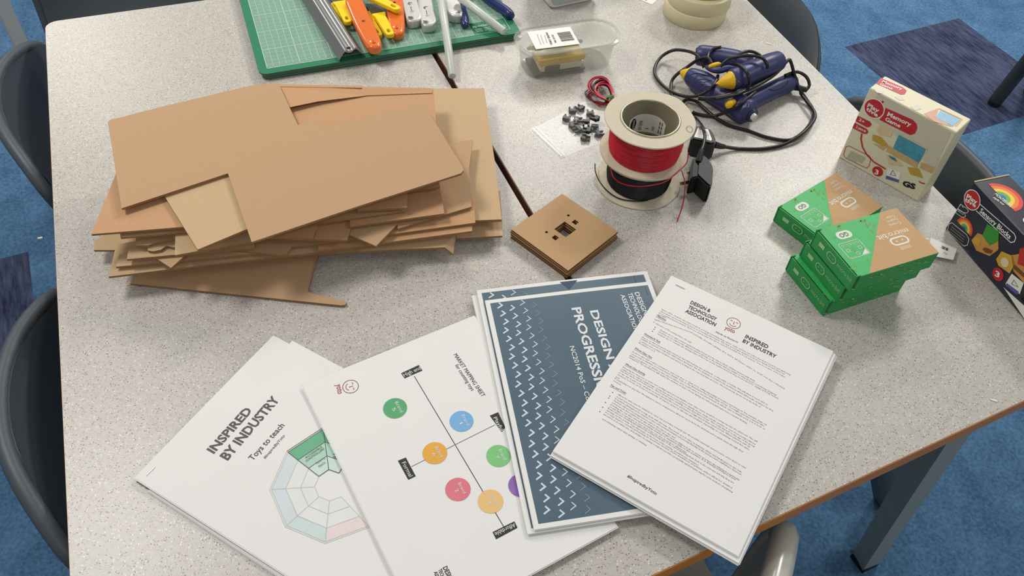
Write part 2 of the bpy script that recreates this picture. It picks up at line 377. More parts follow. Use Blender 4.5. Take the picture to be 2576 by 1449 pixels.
def chair_leg(a, b, w0=.060, w1=.050):
    a, b = Vector(a), Vector(b); out = []
    for p, w in ((a, w0), (a.lerp(b, .5), (w0+w1)/2*.98), (b, w1)):
        out += [p+Vector((sx*w*.42, sy*w*.62, 0)) for sx, sy in ((-1, -.6), (-.6, -1), (.6, -1), (1, -.6), (1, .6), (.6, 1), (-.6, 1), (-1, .6))]
    f = [(i*8+k, i*8+(k+1) % 8, i*8+8+(k+1) % 8, i*8+8+k) for i in range(2) for k in range(8)]+[tuple(range(8)), tuple(range(23, 15, -1))]
    return out, f
def chair(label, mid, facing, mat, sag=.05, th=.012, front=.21, rim_r=.0095, top=.73, group='charcoal chairs round the tables', w_top=.37):
    """mid: world xy of the middle of the chord between the two upper back corners"""
    fv = Vector(facing).normalized(); rz = math.atan2(-fv.x, fv.y); yb = -.244+sag
    o = Vector(mid)-fv*yb
    t = thing('school_chair', label, 'chair', (o.x, o.y, 0), rz, group)
    mk('moulded_shell', chair_shell(front=front, sag=sag, top=top, w_top=w_top, th=th), mat, t, smooth=50)
    mk('rolled_rim', chair_shell(front=front, sag=sag, top=top, w_top=w_top, rim_only=rim_r), mat, t, smooth=60)
    for sx in (-1, 1):
        mk('leg', chair_leg((sx*.165, front-.08, .412), (sx*.19, front-.02, 0)), mat, t, smooth=40)
        mk('leg', chair_leg((sx*.17, -.10, .412), (sx*.222, -.28, 0)), mat, t, smooth=40)
    return t
HC = -.01
eL = (LB-LT).normalized(); nL = Vector((-eL.y, eL.x)); nL = nL if nL.x > 0 else -nL
eR = (RB-RT).normalized(); nR = Vector((-eR.y, eR.x)); nR = nR if nR.x < 0 else -nR
eB = (RB-SB).normalized(); nB = Vector((-eB.y, eB.x)); nB = nB if nB.y > 0 else -nB
def xy(p): return Vector((p.x, p.y))
A, B = xy(at(88, 44, HC)), xy(at(58, 452, HC))
chair('charcoal plastic chair at the upper left, nearest the rounded table corner', (A+B)/2, nL, chair_m)
A = xy(at(112, 683, HC)); chair('charcoal plastic chair at the lower left, beside the printed sheets', A+eL*.185, nL, chair_m)
A = xy(at(2052, 176, -.05)); chair('charcoal plastic chair behind the glue guns at the upper right table edge', A-eR*.20-nR*.016, nR, chair_m, top=.69)
A = xy(at(2168, 215, HC)); chair('charcoal plastic chair behind the two toy boxes', A+eR*.195, nR, chair_m, w_top=.42)
A = xy(at(1958, 1318, -.03)); chair('pale grey glossy chair under the overhanging handout', A-eB*.165-nB*.006, nB, grey_chair, sag=.10, top=.71, group=None, th=.010, front=.0, rim_r=.016)
A = xy(at(230, 10, -.22)); chair('charcoal chair in the shadow beyond the top left table end', A+nB*.075+eB*.09, -nB, chair_m, top=.70)

# neighbouring furniture glimpsed at the frame edges
def bar(name, a, b, w, mat, label, cat, d=None):
    a, b = Vector(a), Vector(b); g = G().add(tube([a, b], w, 10 if d else 4, ref=(1, 0, 0)))
    return mk_top(name, g, mat, label, cat, (a.x, a.y, min(a.z, b.z)), smooth=40 if d else None)
def stray_leg(name, top, foot, w, mat, label, cat, n=4):
    t = thing(name, label, cat, (foot.x, foot.y, 0))
    mk('upright', tube([top, foot+Vector((0, 0, .012))], w, n, ref=(1, 0, 0)), mat, t, world=True, smooth=40)
    mk('foot_cap', lathe([(0, 0), (w*.95, 0), (w*.95, .02), (0, .02)], 12, foot, closed=False), dark_cap, t, world=True); return t
f1 = at(2500, 262, -TZ); stray_leg('chair_leg', at(2690, 20, -.42), f1, .02, M('black_tube', (44, 50, 50), .4), 'round black chair leg standing on the dark carpet tile at the right edge', 'chair leg', 12)
f3 = at(2590, 232, -TZ); stray_leg('table_leg', at(2640, 130, -.5), f3, .02, steel_grey, 'pale leg end behind the black chair leg at the right edge', 'table leg')
f2 = at(108, 232, -TZ); stray_leg('table_leg', f2+Vector((0, 0, .70)), f2, .024, M('light_grey_steel', (196, 196, 188), .45), 'light grey slanting leg in the top left corner', 'table leg')

# ------------------------------------------------------------------ printed sheets
def sheet(pl, t, nx=10, ny=14):
    v = []; f = []
    for lay in (0, -t):
        for j in range(ny+1):
            for i in range(nx+1): v.append(pl.P(pl.w*i/nx, pl.h*j/ny, lay))
    n = (nx+1)*(ny+1); q = lambda i, j, o=0: o+j*(nx+1)+i
    for j in range(ny):
        for i in range(nx): f += [(q(i, j), q(i+1, j), q(i+1, j+1), q(i, j+1)), (q(i, j+1, n), q(i+1, j+1, n), q(i+1, j, n), q(i, j, n))]
    for i in range(nx): f += [(q(i, 0), q(i, 0, n), q(i+1, 0, n), q(i+1, 0)), (q(i, ny), q(i+1, ny), q(i+1, ny, n), q(i, ny, n))]
    for j in range(ny): f += [(q(0, j), q(0, j+1), q(0, j+1, n), q(0, j, n)), (q(nx, j), q(nx, j, n), q(nx, j+1, n), q(nx, j+1))]
    return v, f
def page3(a, b, c, w, h, zf=None):
    """a,b,c = (px,py,height) of top-left, towards top-right, towards bottom-left"""
    A, B, Cc = at(*a), at(*b), at(*c); return Page(A, B-A, Cc-A, w, h, zf)
def fitpage(corr, w, h, zf=None):
    """rigid best fit of a w x h page to (local, (px,py,height)) corners"""
    L_ = [complex(l[0], -l[1]) for l, _ in corr]; Wp = [at(*q) for _, q in corr]; Wc = [complex(q.x, q.y) for q in Wp]; n = len(L_); ml, mw = sum(L_)/n, sum(Wc)/n
    r = sum((l-ml).conjugate()*(q-mw) for l, q in zip(L_, Wc)); sc = min(1.05, max(.94, abs(r)/sum(abs(l-ml)**2 for l in L_))); r /= abs(r); o = mw-r*ml*sc; w *= sc; h *= sc
    (x0, y0), (x1, y1), (x2, y2) = [(l[0]*sc, l[1]*sc) for l, _ in corr[:3]]; m = Matrix(((1, x0, y0), (1, x1, y1), (1, x2, y2))); z0, a_, b_ = m.inverted() @ Vector([q.z for q in Wp[:3]])
    return Page((o.real, o.imag, z0), (r.real, r.imag, a_), (r.imag, -r.real, b_), w, h, zf)
wave = lambda amp, w, h, ph=0: (lambda x, y: amp*(math.sin(3.1*x/w+ph)*math.sin(2.6*y/h+.4)))
def packet(name, label, pl, t, group, staple=None, cat='handout'):
    o = thing(name, label, cat, pl.P(pl.w/2, pl.h/2, -t), group=group)
    mk('top_sheet', sheet(pl, min(t, .0004)), white_p, o, world=True, smooth=30)
    k = 0; d = .0004
    while d < t-.0001 and k < 4:
        sx, sy = random.uniform(-.0012, .0012), random.uniform(-.0012, .0012)
        p2 = Page(pl.P(sx, sy, -d), pl.X, pl.D, pl.w, pl.h); p2.zf = pl.zf
        if pl.zf: p2.O = pl.O+pl.X*sx+pl.D*sy-pl.N*d
        mk('under_sheet', sheet(p2, (t-.0004)/4*.85, 6, 8), white_p, o, world=True, smooth=30); d += (t-.0004)/4; k += 1
    if staple:
        a, b = pl.uv(*staple[0]), pl.uv(*staple[1])
        mk('staple', tube([pl.P(*a, -.0002), pl.P(*a, .0006), pl.P(*b, .0006), pl.P(*b, -.0002)], .0003, 5), M('staple_wire', (150, 150, 150), .3, 1), o, world=True)
    return o
PAPER = 'printed A4 handouts on the table'
# left: INSPIRED BY INDUSTRY packet over a second packet
z = wave(.0012, .21, .297)
packet('handout', 'plain white packet showing only its edge under the INSPIRED BY INDUSTRY sheet', Page(at(373, 1236, .0022), at(742, 851, .0022)-at(373, 1236, .0022), at(700, 1449, .0022)-at(373, 1236, .0022), .22, .297), .0018, PAPER)
p = page3((339, 1202, .0052), (687, 845, .0052), (690, 1440, .0050), .21, .297, z)
o = packet('handout', 'white packet titled INSPIRED BY INDUSTRY with a green wheel diagram', p, .0022, PAPER, ((369, 1196), (390, 1176)))
ib = M('dark_grey_print', (88, 84, 80), .6)
p.tpx('INSPIRED', (537, 1144), (636, 1034), (513, 1127), ib, .03, k=.70); p.tpx('BY INDUSTRY', (572, 1161), (705, 1006), (545, 1143), ib, .03, k=.70)
p.tpx('Toys to teach', (636, 1161), (717, 1072), (624, 1149), ib, .012); p.tpx('#inspiredbyYoto', (668, 1156), (718, 1098), (662, 1150), ib, .004)
# wheel: nine-sided rings, centre and corner directions from the photograph
cx, cy = p.uv(833, 1224)
def wv(px_, py_): return p.uv(px_, py_)
outer = [(813, 1077), (722, 1137), (679, 1233), (718, 1326), (818, 1368), (930, 1327)]
rm = [wv(*q) for q in outer]; lab = M('pale_line_print', (200, 202, 200), .7); dkl = M('wheel_line', (92, 100, 92), .7)
def rad(q, k): return (cx+(q[0]-cx)*k, cy+(q[1]-cy)*k)
R3, R2, R1, R0_ = .97, .74, .50, .27
def cell(i, a, b, col, lay=1, line=lab):
    q0, q1 = rm[i], rm[i+1]; pts = [rad(q0, a), rad(q1, a), rad(q1, b), rad(q0, b)]; p.poly(pts, col, lay); p.path(pts, .0007, line, lay+1, closed=True)
g1 = M('wheel_green', (110, 178, 140), .7); g2_ = M('wheel_mint', (176, 212, 194), .7); g3 = M('wheel_pale_green', (205, 224, 214), .7)
pb = M('wheel_pale_blue', (212, 221, 223), .7); pb2 = M('wheel_pale_aqua', (206, 222, 221), .7); pk = M('wheel_pale_pink', (230, 216, 213), .7); pw = M('wheel_white', (228, 229, 227), .7)
for i, c in ((1, pb), (2, pb), (3, pb2), (4, pk)):
    cell(i, R3, R2, c); cell(i, R2, R1, pw); cell(i, R1, R0_, pw)
    a_, b_ = rm[i], rm[i+1]; p.path([a_, b_], .0006, lab, 2)
cell(0, R3, R2, g1, 3, dkl); cell(0, R2, R1, g2_, 3, dkl); cell(0, R1, R0_, g3, 3, dkl); p.path([rm[0], rm[1]], .0006, dkl, 3)
ex = [wv(905, 1108)]; q1 = ex[0]; q0 = rm[0]
for a, b, c in ((R3, R2, g1), (R2, R1, g2_), (R1, R0_, g3)):
    pts = [rad(q0, a), rad(q1, a), rad(q1, b), rad(q0, b)]; p.poly(pts, c, 3); p.path(pts, .0007, dkl, 4, closed=True)
tw = M('wheel_text', (84, 106, 94), .7)
p.tpx('ACCESSIBLE', (770, 1156), (812, 1127), (767, 1151), tw, .004, 6); p.tpx('CONTROLLERS', (771, 1165), (817, 1132), (768, 1160), tw, .004, 6)
p.tpx('TOYS TO', (797, 1171), (820, 1156), (794, 1166), tw, .004, 6); p.tpx('TEACH', (803, 1179), (820, 1167), (800, 1174), tw, .004, 6)
p.tpx('ARTS AND', (838, 1147), (856, 1147), (838, 1142), tw, .004, 6); p.tpx('SEND', (838, 1154), (856, 1154), (838, 1149), tw, .004, 6)
p.flush(o)
# market mapping sheet
z = wave(.0010, .297, .21, .3)
p = fitpage((((0, 0), (1190, 795, .0070)), ((0, .21), (763, 966, .0092)), ((.297, .21), (1065, 1595, .0085))), .297, .21, z)
o = packet('worksheet', 'white market mapping sheet with coloured brand circles on crossed axes', p, .0012, PAPER, cat='worksheet')
p.tpx('MARKET MAPPING SHEET', (1140, 893), (1212, 1000), (1151, 888), ink, 0); p.tpx('for counting toys', (1144, 920), (1186, 985), (1154, 915), ink, 0)
p.line((1042, 947), (1268, 1327), .0008, ink_dk, 1, px=True); p.line((1035, 1175), (1245, 1070), .0007, ink_soft, 1, px=True)
lbl = M('label_black', (48, 47, 45), .6); wt = M('white_print', (222, 224, 226), .6)
for q, s, a, b, c in (([(1009, 940), (1054, 919), (1063, 933), (1018, 953)], 'High end', (1017, 950), (1060, 930), (1012, 940)),
                      ([(1232, 1047), (1253, 1038), (1271, 1076), (1262, 1088)], 'Playful', (1240, 1052), (1260, 1086), (1250, 1048)),
                      ([(1001, 1160), (1021, 1152), (1046, 1199), (1027, 1208)], 'Formal', (1010, 1165), (1030, 1202), (1021, 1160)),
                      ([(1239, 1339), (1294, 1312), (1302, 1328), (1248, 1357)], 'Affordable', (1248, 1354), (1300, 1328), (1243, 1343))):
    p.poly(q, lbl, 2, px=True)
    if s == 'Affordable': a, b, c = (1293, 1316), (1243, 1341), (1299, 1327)
    p.tpx(s, a, b, c, wt, .004, 4)
for (x, y), c, n in (((994, 1028), (92, 168, 116), '5'), ((1161, 1061), (122, 176, 222), '1'), ((1094, 1141), (230, 170, 74), '6'), ((1254, 1148), (128, 196, 128), '7'),
                     ((1152, 1232), (222, 122, 134), '2'), ((1234, 1262), (232, 192, 128), '4'), ((1310, 1222), (142, 104, 176), '3')):
    u, v_ = p.uv(x, y); p.disc(u, v_, .0128, M('brand_'+n, c, .7), 3)
    p.tpx('Brand', (x-1, y-15), (x+14, y+12), (x+8, y-19), wt, 0, 5); p.tpx(n, (x-9, y+1), (x-4, y+9), (x, y-3), wt, 0, 5)
def yoto(pl, c, r, up):
    """smiley emblem with the word yoto beneath; up = page direction of the emblem's up"""
    cx, cy = c; ux, uy = up; rx, ry = -uy, ux
    def q(a, b): return (cx+a*rx*r+b*ux*r, cy+a*ry*r+b*uy*r)
    def arc(x0, y0, rr, a0, a1, n=8): return [q(x0+rr*math.cos(math.radians(a0+(a1-a0)*k/n)), y0+rr*math.sin(math.radians(a0+(a1-a0)*k/n))) for k in range(n+1)]
    for pts in (arc(0, 0, 1, 0, 360, 28), arc(0, -.05, .55, 205, 335), arc(-.42, .2, .16, 20, 160), arc(.42, .2, .16, 20, 160), [q(0, .35), q(.02, -.15), q(.14, -.15)]):
        pl.path(pts, r*.085, red_ink, 2)
    a = q(-.75, -1.75); pl.text('yoto', a[0], a[1], r*.75, red_ink, fit=r*1.5, ang=math.degrees(math.atan2(ry, rx)), bold=.01)
c = p.uv(882, 973); u1 = p.uv(905, 968); L = math.hypot(u1[0]-c[0], u1[1]-c[1]); yoto(p, c, .0085, ((u1[0]-c[0])/L, (u1[1]-c[1])/L))
p.tpx('DESIGN &', (1113, 1428), (1140, 1480), (1127, 1424), ink_dk, .02); p.tpx('TECHNOLOGY', (1102, 1434), (1126, 1490), (1112, 1430), ink_dk, .02); p.tpx('ASSOCIATION', (1091, 1440), (1115, 1496), (1101, 1436), ink_dk, .02)
p.flush(o)
# slate-blue booklets
slate = M('slate_blue_print', (88, 108, 122), .28, var=.16, scale=9, coat=.2); chev = M('chevron_white', (205, 216, 224), .5); chev2 = M('chevron_faint', (150, 164, 172), .5)
navyp = M('navy_print', (36, 56, 88), .4)
def booklet(pl, label, t, title=True, staple=None):
    o = packet('booklet', label, pl, t, 'slate blue booklets', staple, 'booklet')
    m = .0052; n = 12; pl.batch = 'cover_print'
    for i in range(n):
        for j in range(n):
            x0, x1 = m+(pl.w-2*m)*i/n, m+(pl.w-2*m)*(i+1)/n; y0, y1 = m+(pl.h-2*m)*j/n, m+(pl.h-2*m)*(j+1)/n; pl.rect(x0, y0, x1, y1, slate, 1, 'cover_print')
    pl.flush(o); pl.batch = 'chevron_pattern'
    # rows of chevrons along the bottom of the page, thinning upwards
    for c_ in range(23):
        for r_ in range(4):
            x = .010+c_*.0125+(r_ % 2)*.006; y = pl.h-.014-r_*.0135-((c_*7) % 3)*.0012
            if x > pl.w-.012: continue
            w = (.0019, .0017, .0011, .0006)[r_]; k = .0042; mt = chev if r_ < 3 else chev2
            pl.path([(x-k, y-.001), (x+k*.5, y-k-.001), (x+k*1.1, y+k*.9)], w, mt, 3) if False else pl.path([(x-k*.9, y-k*.35), (x+.0006, y-k*1.15), (x+k*1.0, y+k*.35)][:3], w, mt, 3)
    pl.flush(o); pl.batch = None
    if title:
        pl.tpx('DESIGN &', (1595, 737), (1627, 812), (1608, 735), wt, .02, 4); pl.tpx('TECHNOLOGY', (1578, 740), (1612, 822), (1591, 738), wt, .02, 4); pl.tpx('ASSOCIATION', (1560, 744), (1596, 838), (1572, 742), wt, .02, 4)
        pl.tpx('DESIGN AND', (1483, 783), (1560, 1006), (1505, 778), wt, .028, 4); pl.tpx('PROGRESSION', (1437, 776), (1516, 1026), (1462, 771), wt, .028, 4)
        pl.tpx('NC2014 PoS \u2013 Codes', (1432, 873), (1483, 1036), (1445, 870), wt, .012, 4)
    pl.flush(o); return o
def page_bl(bl, br, tl, w, h, zf=None):
    return fitpage((((0, h), bl), ((w, h), br), ((0, 0), tl)), w, h, zf)
z = wave(.0016, .297, .21, .5)
packet('handout', 'white sheets sticking out at the left edge of the slate blue booklets', page_bl((1197, 742, .0074), (1313, 1292, .0078), (1575, 690, .0074), .285, .20), .0008, PAPER)
pB = page_bl((1217, 714, .0104), (1333, 1362, .0108), (1605, 687, .0100), .300, .205, z)
booklet(pB, 'slate blue booklet mostly covered by the upper one, dark triangle at its top edge', .0016, False, ((1595, 694), (1600, 711)))
q_ = Page(pB.O, pB.X, pB.D, pB.w, pB.h, z); q_.poly([(1408, 711), (1452, 706), (1432, 730)], navyp, 3, px=True)
z2 = wave(.0016, .297, .21, .9)
pC = page_bl((1227, 751, .0136), (1346, 1339, .0138), (1629, 710, .0130), .297, .21, z2)
o = booklet(pC, 'upper slate blue booklet with white chevrons and the DESIGN AND PROGRESSION title', .0018, True, ((1622, 722), (1630, 742)))
q_.flush(bpy.data.objects['booklet'])
# yoto handouts
YG = 'stapled research handouts at the lower right'
z = wave(.0010, .21, .297, .2)
for k, (dx, dy, lb) in enumerate(((8, 14, 'lowest white stapled handout of the pile hanging over the table edge'), (6, 8, 'white stapled handout just under the topmost of the overhanging pile'))):
    packet('handout', lb, fitpage((((0, 0), (1690+dx*.2, 690+dy*.2, .0164+.0018*k)), ((.21, 0), (2090+dx*.5, 886+dy, .0164+.0018*k)), ((0, .297), (1394+dx*.2, 1140+dy*.4, .0164+.0018*k)), ((.21, .297), (1858+dx*.5, 1414+dy*.8, .0164+.0018*k))), .2105, .2985), .0014, YG)
p = fitpage((((0, 0), (1692, 688, .0204)), ((.21, 0), (2088, 885, .0202)), ((0, .297), (1394, 1136, .0204)), ((.21, .297), (1860, 1404, .0204))), .21, .297, z)
o = packet('handout', 'topmost stapled handout with black headings, red smiley emblem and dense text', p, .0016, YG, ((1700, 717), (1722, 728)))
for s, a, b, c in (('DESIGN &', (1735, 764), (1785, 787), (1741, 752)), ('TECHNOLOGY', (1730, 776), (1800, 808), (1736, 764)), ('ASSOCIATION', (1723, 786), (1798, 822), (1730, 774)),
                   ('INSPIRED', (1872, 850), (1930, 878), (1878, 837)), ('BY INDUSTRY', (1866, 861), (1950, 902), (1873, 849))):
    p.tpx(s, a, b, c, ink_dk, .02, k=.62)
p.tpx('Hands on Research', (1799, 837), (1855, 864), (1801, 833), ink, .002)
c = p.uv(1845, 814); u1 = p.uv(1853, 799); L = math.hypot(u1[0]-c[0], u1[1]-c[1]); yoto(p, c, .0080, ((u1[0]-c[0])/L, (u1[1]-c[1])/L))
BODY = [  # (start pixel, end pixel, text) one entry per printed line, transcribed as far as it can be read
 ((1663, 779), (1988, 945), 'Quite often, students associate research as being something they can be easily carried out online and then research just gathering'),
 ((1660, 784), (1973, 943), 'of products can become biased, based on secondary information. This task encourages students to be more hands-on and carry out'),
 ((1656, 788), (1974, 950), 'more primary based research. There are several ways this can be carried out within the Food context. One is a course of the teams'),
 ((1654, 793), (1675, 801), 'very helpful.'),
 ((1646, 805), (1738, 838), 'Regardless of how the activity is carried out the outcomes and'),
 ((1738, 838), (1973, 980), 'vertically should explain the same all Hope aims to well out the relevant'),
 ((1642, 811), (1739, 865), 'to objectives of the activity before the task.'),
 ((1659, 831), (1898, 961), 'Students are to gain a better understanding of how and the way in which children interact with them'),
 ((1656, 836), (1952, 996), 'Students are to explore the different options already on the market that are similar to what they are considering designing'),
 ((1653, 841), (1958, 1005), 'Students are to consider the varying styles of the toys on the market and how they are produced to engage and help parents'),
 ((1614, 849), (1930, 1020), 'Aim to set this homework with a hand-out date that includes two weekends, or if possible, a holiday. This will allow as much time as'),
 ((1611, 853), (1945, 1036), 'available for parents to help their child achieve the target. Ask the students to complete the worksheet which will benefit carrying a toy shop'),
 ((1607, 858), (1912, 1026), 'or (if they have younger brothers and sisters, looking at the toys they have at home. The homework can be set in the form of'),
 ((1605, 863), (1647, 887), 'Worksheet 1 or 2.'),
 ((1590, 886), (1928, 1071), 'A whole class visit could be arranged to visit a toy shop or chain store, selling depending on location and transport. For example, large toy'),
 ((1587, 891), (1922, 1074), 'stores such as Hamleys or London based. Smyths Toys or The Entertainer has a wide range of toys. You might even have a parent who'),
 ((1583, 896), (1924, 1082), 'EYFS coordinator or similar in the school where you could carry it out and instead, in which case is mainly used, it in 2 hour or'),
 ((1581, 900), (1880, 1068), 'completed. The worksheets will enable the students to have a focus during the visit and will make more relevant findings.'),
 ((1566, 925), (1904, 1113), 'If bearing the classroom or active surrounding topics are not feasible, your other option would be to bring toys into the classroom. This will'),
 ((1562, 929), (1900, 1120), 'require you to collect a large range of toys but can be sourced from charity shops, cheap sell-alls, parents or even from young relations'),
 ((1559, 933), (1898, 1126), 'toys that can be used in the lesson. Choose your topics carefully so that they have a focus. This could depend on the age of the group'),
 ((1555, 938), (1886, 1126), 'on the day. It asks some students to move around the room and have a rough idea in their mind of toys. When asked to pair up'),
 ((1552, 943), (1884, 1133), 'students to focus on 4 toys in particular. It may be easier to allocate the students depending on everything sorted the same'),
 ((1548, 949), (1558, 955), 'week.'),
 ((1545, 953), (1869, 1139), 'If completing it in class then Worksheet 2 can be completed to allow for more from the students and to guide them through their'),
 ((1542, 958), (1562, 971), 'research.'),
 ((1554, 994), (1876, 1180), 'Allow for extra time for students to carry out secondary research into the possible materials and processes of for them to refer'),
 ((1550, 999), (1865, 1190), 'to past lesson homework to help them with this task. Then work on it in class on websites, whole and handle prior to this task.'),
 ((1546, 1004), (1864, 1196), 'It would be advantageous for students to have some printed examples and you may find that at this level you have established a classroom'),
 ((1543, 1009), (1697, 1104), 'Students will need encouragement to refer to the toys in class and'),
 ((1539, 1014), (1860, 1210), 'a homework that reinforces an aim of their home designs and use fully in both to ensure you have specialising in a particular'),
 ((1535, 1019), (1849, 1208), 'Dividing the toy time among and putting students to maximise fully on the activities. It is drawing techniques if you'),
 ((1532, 1024), (1727, 1142), 'could like to prepare a one and toys on the board to illustrate.'),
 ((1528, 1028), (1845, 1217), 'Ensure that you constantly throughout the activity being able to the school and bring them back to the outcome and why they are'),
 ((1525, 1033), (1756, 1173), 'carrying out the activity. Toys that teach, as the focus of the activity, should be the relevance.'),
 ((1521, 1038), (1840, 1229), 'You may want to consider presenting an electronic version of the worksheet, as printer, videos allow for detailed'),
 ((1517, 1043), (1842, 1240), 'annotation to be added onto, then designs on existing, it may also provide a potentially quicker/easier way for some students of analysing'),
 ((1514, 1055), (1626, 1123), 'and evaluating rather than writing or drawing.'),
]
p.batch = 'body_text'
for a, b, s in BODY:
    Av, Bv = p.uv(*a), p.uv(*b); dx, dy = Bv[0]-Av[0], Bv[1]-Av[1]
    p.text(s, Av[0], Av[1], .00165, ink_soft, fit=math.hypot(dx, dy), ang=math.degrees(math.atan2(dy, dx)), res=1)
p.flush(o); p.batch = None
for s, a, b in (('Objectives', (1651, 795), (1674, 808)), ('Homework Task', (1620, 841), (1660, 864)), ('Whole Class Visit', (1596, 877), (1639, 903)), ('Whole Class Activity', (1572, 917), (1622, 945)), ('Tips and Tricks', (1535, 970), (1574, 992))):
    p.tpx(s, a, b, (a[0]+3, a[1]-6), ink, .004, k=.6); p.line((a[0]-1, a[1]+2), (b[0]-1, b[1]+2), .0003, ink, 2, px=True)
p.flush(o); p.batch = 'bullet_marks'
for x, y in ((1648, 824), (1645, 829), (1641, 834), (1541, 988), (1534, 997), (1531, 1002), (1523, 1013), (1516, 1025), (1509, 1036)):
    u, v_ = p.uv(x, y); p.disc(u, v_, .0006, ink, 2, n=10)
p.flush(o); p.batch = None
p.tpx('#InspiredbyYoto', (1577, 1200), (1650, 1246), (1581, 1192), ink, .006)
p.flush(o)

# ------------------------------------------------------------------ cardboard pile: every sheet its own thing, traced at its own height
CB = 'loose corrugated cardboard sheets in the pile'
def card(label, pts, h, mat=kraft, t=.003, hs=None, ripple=0):
    """pts photo pixels of the upper outline at height h (or per-point heights hs)"""
    top = []
    for i, q in enumerate(pts):
        hh = hs[i] if hs else h; top.append(at(q[0], q[1], hh))
    n = len(top); g = G()
    v, f = slab(top, t); g.add((v, f[:1]), mi=0); g.add((v, f[1:2]), mi=0); g.add((v, f[2:]), mi=1)
    # weld the three groups so each sheet stays one closed piece
    g.v = g.v[:2*n]; g.f = f; g.mi = [0, 0]+[1]*n
    # fluting seen on the cut edges as a thin darker core
    o = mk_top('cardboard_sheet', g, [mat, kedge], label, 'cardboard', (*xy(sum(top, Vector())/n), min(p.z for p in top)-t), CB); return o
card('largest tan cardboard sheet on top of the pile with two notches cut out', [(271, 307), (276, 302), (420, 265), (560, 232), (640, 213), (700, 209), (749, 314), (792, 300), (812, 324), (1058, 263), (1070, 268), (1164, 420), (1166, 428), (1160, 436), (897, 520), (633, 609), (573, 436), (306, 524)], .082)
card('small pale cardboard piece poking out of the front notch of the top sheet', [(413, 492), (520, 400), (620, 400), (652, 560), (621, 576), (497, 628)], .0775, kraft_p)
card('orange-tan cardboard sheet with a pointed left corner under the top sheet', [(288, 446), (330, 330), (660, 330), (660, 545), (458, 571), (230, 589)], .073, kraft_o)
card('orange-tan cardboard sheet with a folded flap behind the top sheet', [(640, 215), (703, 212), (1091, 222), (1097, 312), (1128, 372), (1040, 430), (640, 430)], .069, kraft_o, hs=[.069]*7)
card('thin cardboard strip lying along the back edge of the orange-tan sheet', [(703, 212), (910, 215), (910, 221), (704, 218)], .0735, kraft_o)
card('thin cardboard flap lifting along a crease in the back notch of the top sheet', [(703, 219), (1088, 224), (1088, 234), (925, 240), (800, 255), (728, 270)], .074, kraft_o, .0008, [.0745, .0700, .0700, .0702, .0745, .0762])
card('cardboard strip with a corrugated edge under the pointed sheet', [(300, 560), (470, 540), (470, 583), (303, 597)], .0665)
card('pale upright-edged cardboard board at the middle of the front', [(441, 582), (640, 540), (760, 560), (640, 606), (440, 642)], .062, kraft_p)
card('light cardboard triangle peeping out right of the front tab', [(860, 470), (1026, 470), (1024, 522), (900, 529)], .0645, kraft_o)
card('cardboard piece with a corrugated edge just below the top sheet at the right', [(900, 440), (1100, 440), (1107, 470), (900, 500)], .0605)
card('long cardboard strip with a fluted edge under the front tab', [(700, 520), (1020, 470), (1020, 531), (940, 542), (700, 575)], .0575, kraft)
card('brown cardboard board with a square right end in the middle of the pile', [(880, 450), (1104, 455), (1118, 537), (1001, 553), (880, 570)], .0540, kraft_o)
card('torn cardboard strip with a ragged edge in the left gap', [(342, 590), (440, 575), (520, 575), (520, 598), (436, 602), (415, 606), (392, 610), (372, 617), (342, 617)], .0550, kraft)
card('short torn cardboard scrap with a wavy edge in the left gap', [(371, 612), (440, 606), (520, 600), (520, 615), (436, 622), (418, 618), (405, 628), (385, 632), (372, 630)], .0505, kraft_p)
card('cardboard triangle pointing to the viewer left of the middle', [(780, 560), (889, 556), (873, 604), (730, 600)], .0500, kraft_o)
card('smaller cardboard wedge beside the triangle at the middle', [(640, 575), (800, 565), (788, 600), (650, 596)], .0530, kraft_o)
card('tan cardboard sheet with an upright right edge in the right part of the pile', [(1000, 360), (1131, 361), (1190, 351), (1180, 424), (1186, 520), (1000, 575)], .0455, kraft)
card('cardboard sheet with its corner pointing at the empty table in front', [(830, 560), (1005, 558), (946, 619), (860, 582)], .0465, kraft)
card('flat cardboard sheet in the left gap with a straight front edge', [(324, 622), (480, 600), (640, 600), (640, 622), (438, 641), (319, 652)], .0465, kraft_p)
card('cardboard sheet whose corner points down in the left gap', [(378, 640), (470, 625), (480, 630), (456, 651), (430, 674)], .0425, kraft_p)
card('dark cardboard strip in the shade under the middle of the pile', [(560, 625), (700, 575), (880, 570), (880, 605), (735, 618), (722, 640), (700, 641)], .0400, kraft)
card('long orange-tan cardboard sheet ending at the right below the upright edge', [(800, 540), (1180, 460), (1192, 518), (1196, 560), (993, 588), (800, 612)], .0405, kraft_o)
card('long cardboard sheet directly below the orange-tan one at the right', [(800, 560), (1180, 540), (1187, 566), (1188, 581), (962, 611), (800, 630)], .0360, kraft_o)
card('pale cardboard sheet forming the long left front edge in the gap', [(300, 640), (480, 610), (700, 610), (700, 632), (460, 655), (291, 671)], .0370, kraft_p)
card('large pale cardboard sheet with a straight long edge at the far right', [(880, 223), (1218, 222), (1231, 318), (1244, 400), (1262, 552), (1150, 556), (880, 560)], .0300, kraft_p, .004)
card('long cardboard sheet with the lowest straight front edge of the pile', [(292, 616), (420, 590), (900, 570), (900, 622), (760, 639), (500, 668), (273, 696)], .0310, kraft_p)
card('cardboard corner sticking out low at the far left of the pile', [(240, 602), (330, 560), (480, 590), (480, 620), (280, 629), (236, 629)], .0200, kraft_p)
card('bent cardboard sheet with a folded right corner low at the right front', [(740, 590), (1150, 575), (1148, 596), (1140, 639), (1119, 622), (900, 632), (700, 646)], .0225, kraft_p, .003, [.0240, .0240, .022, .015, .0225, .024, .024])
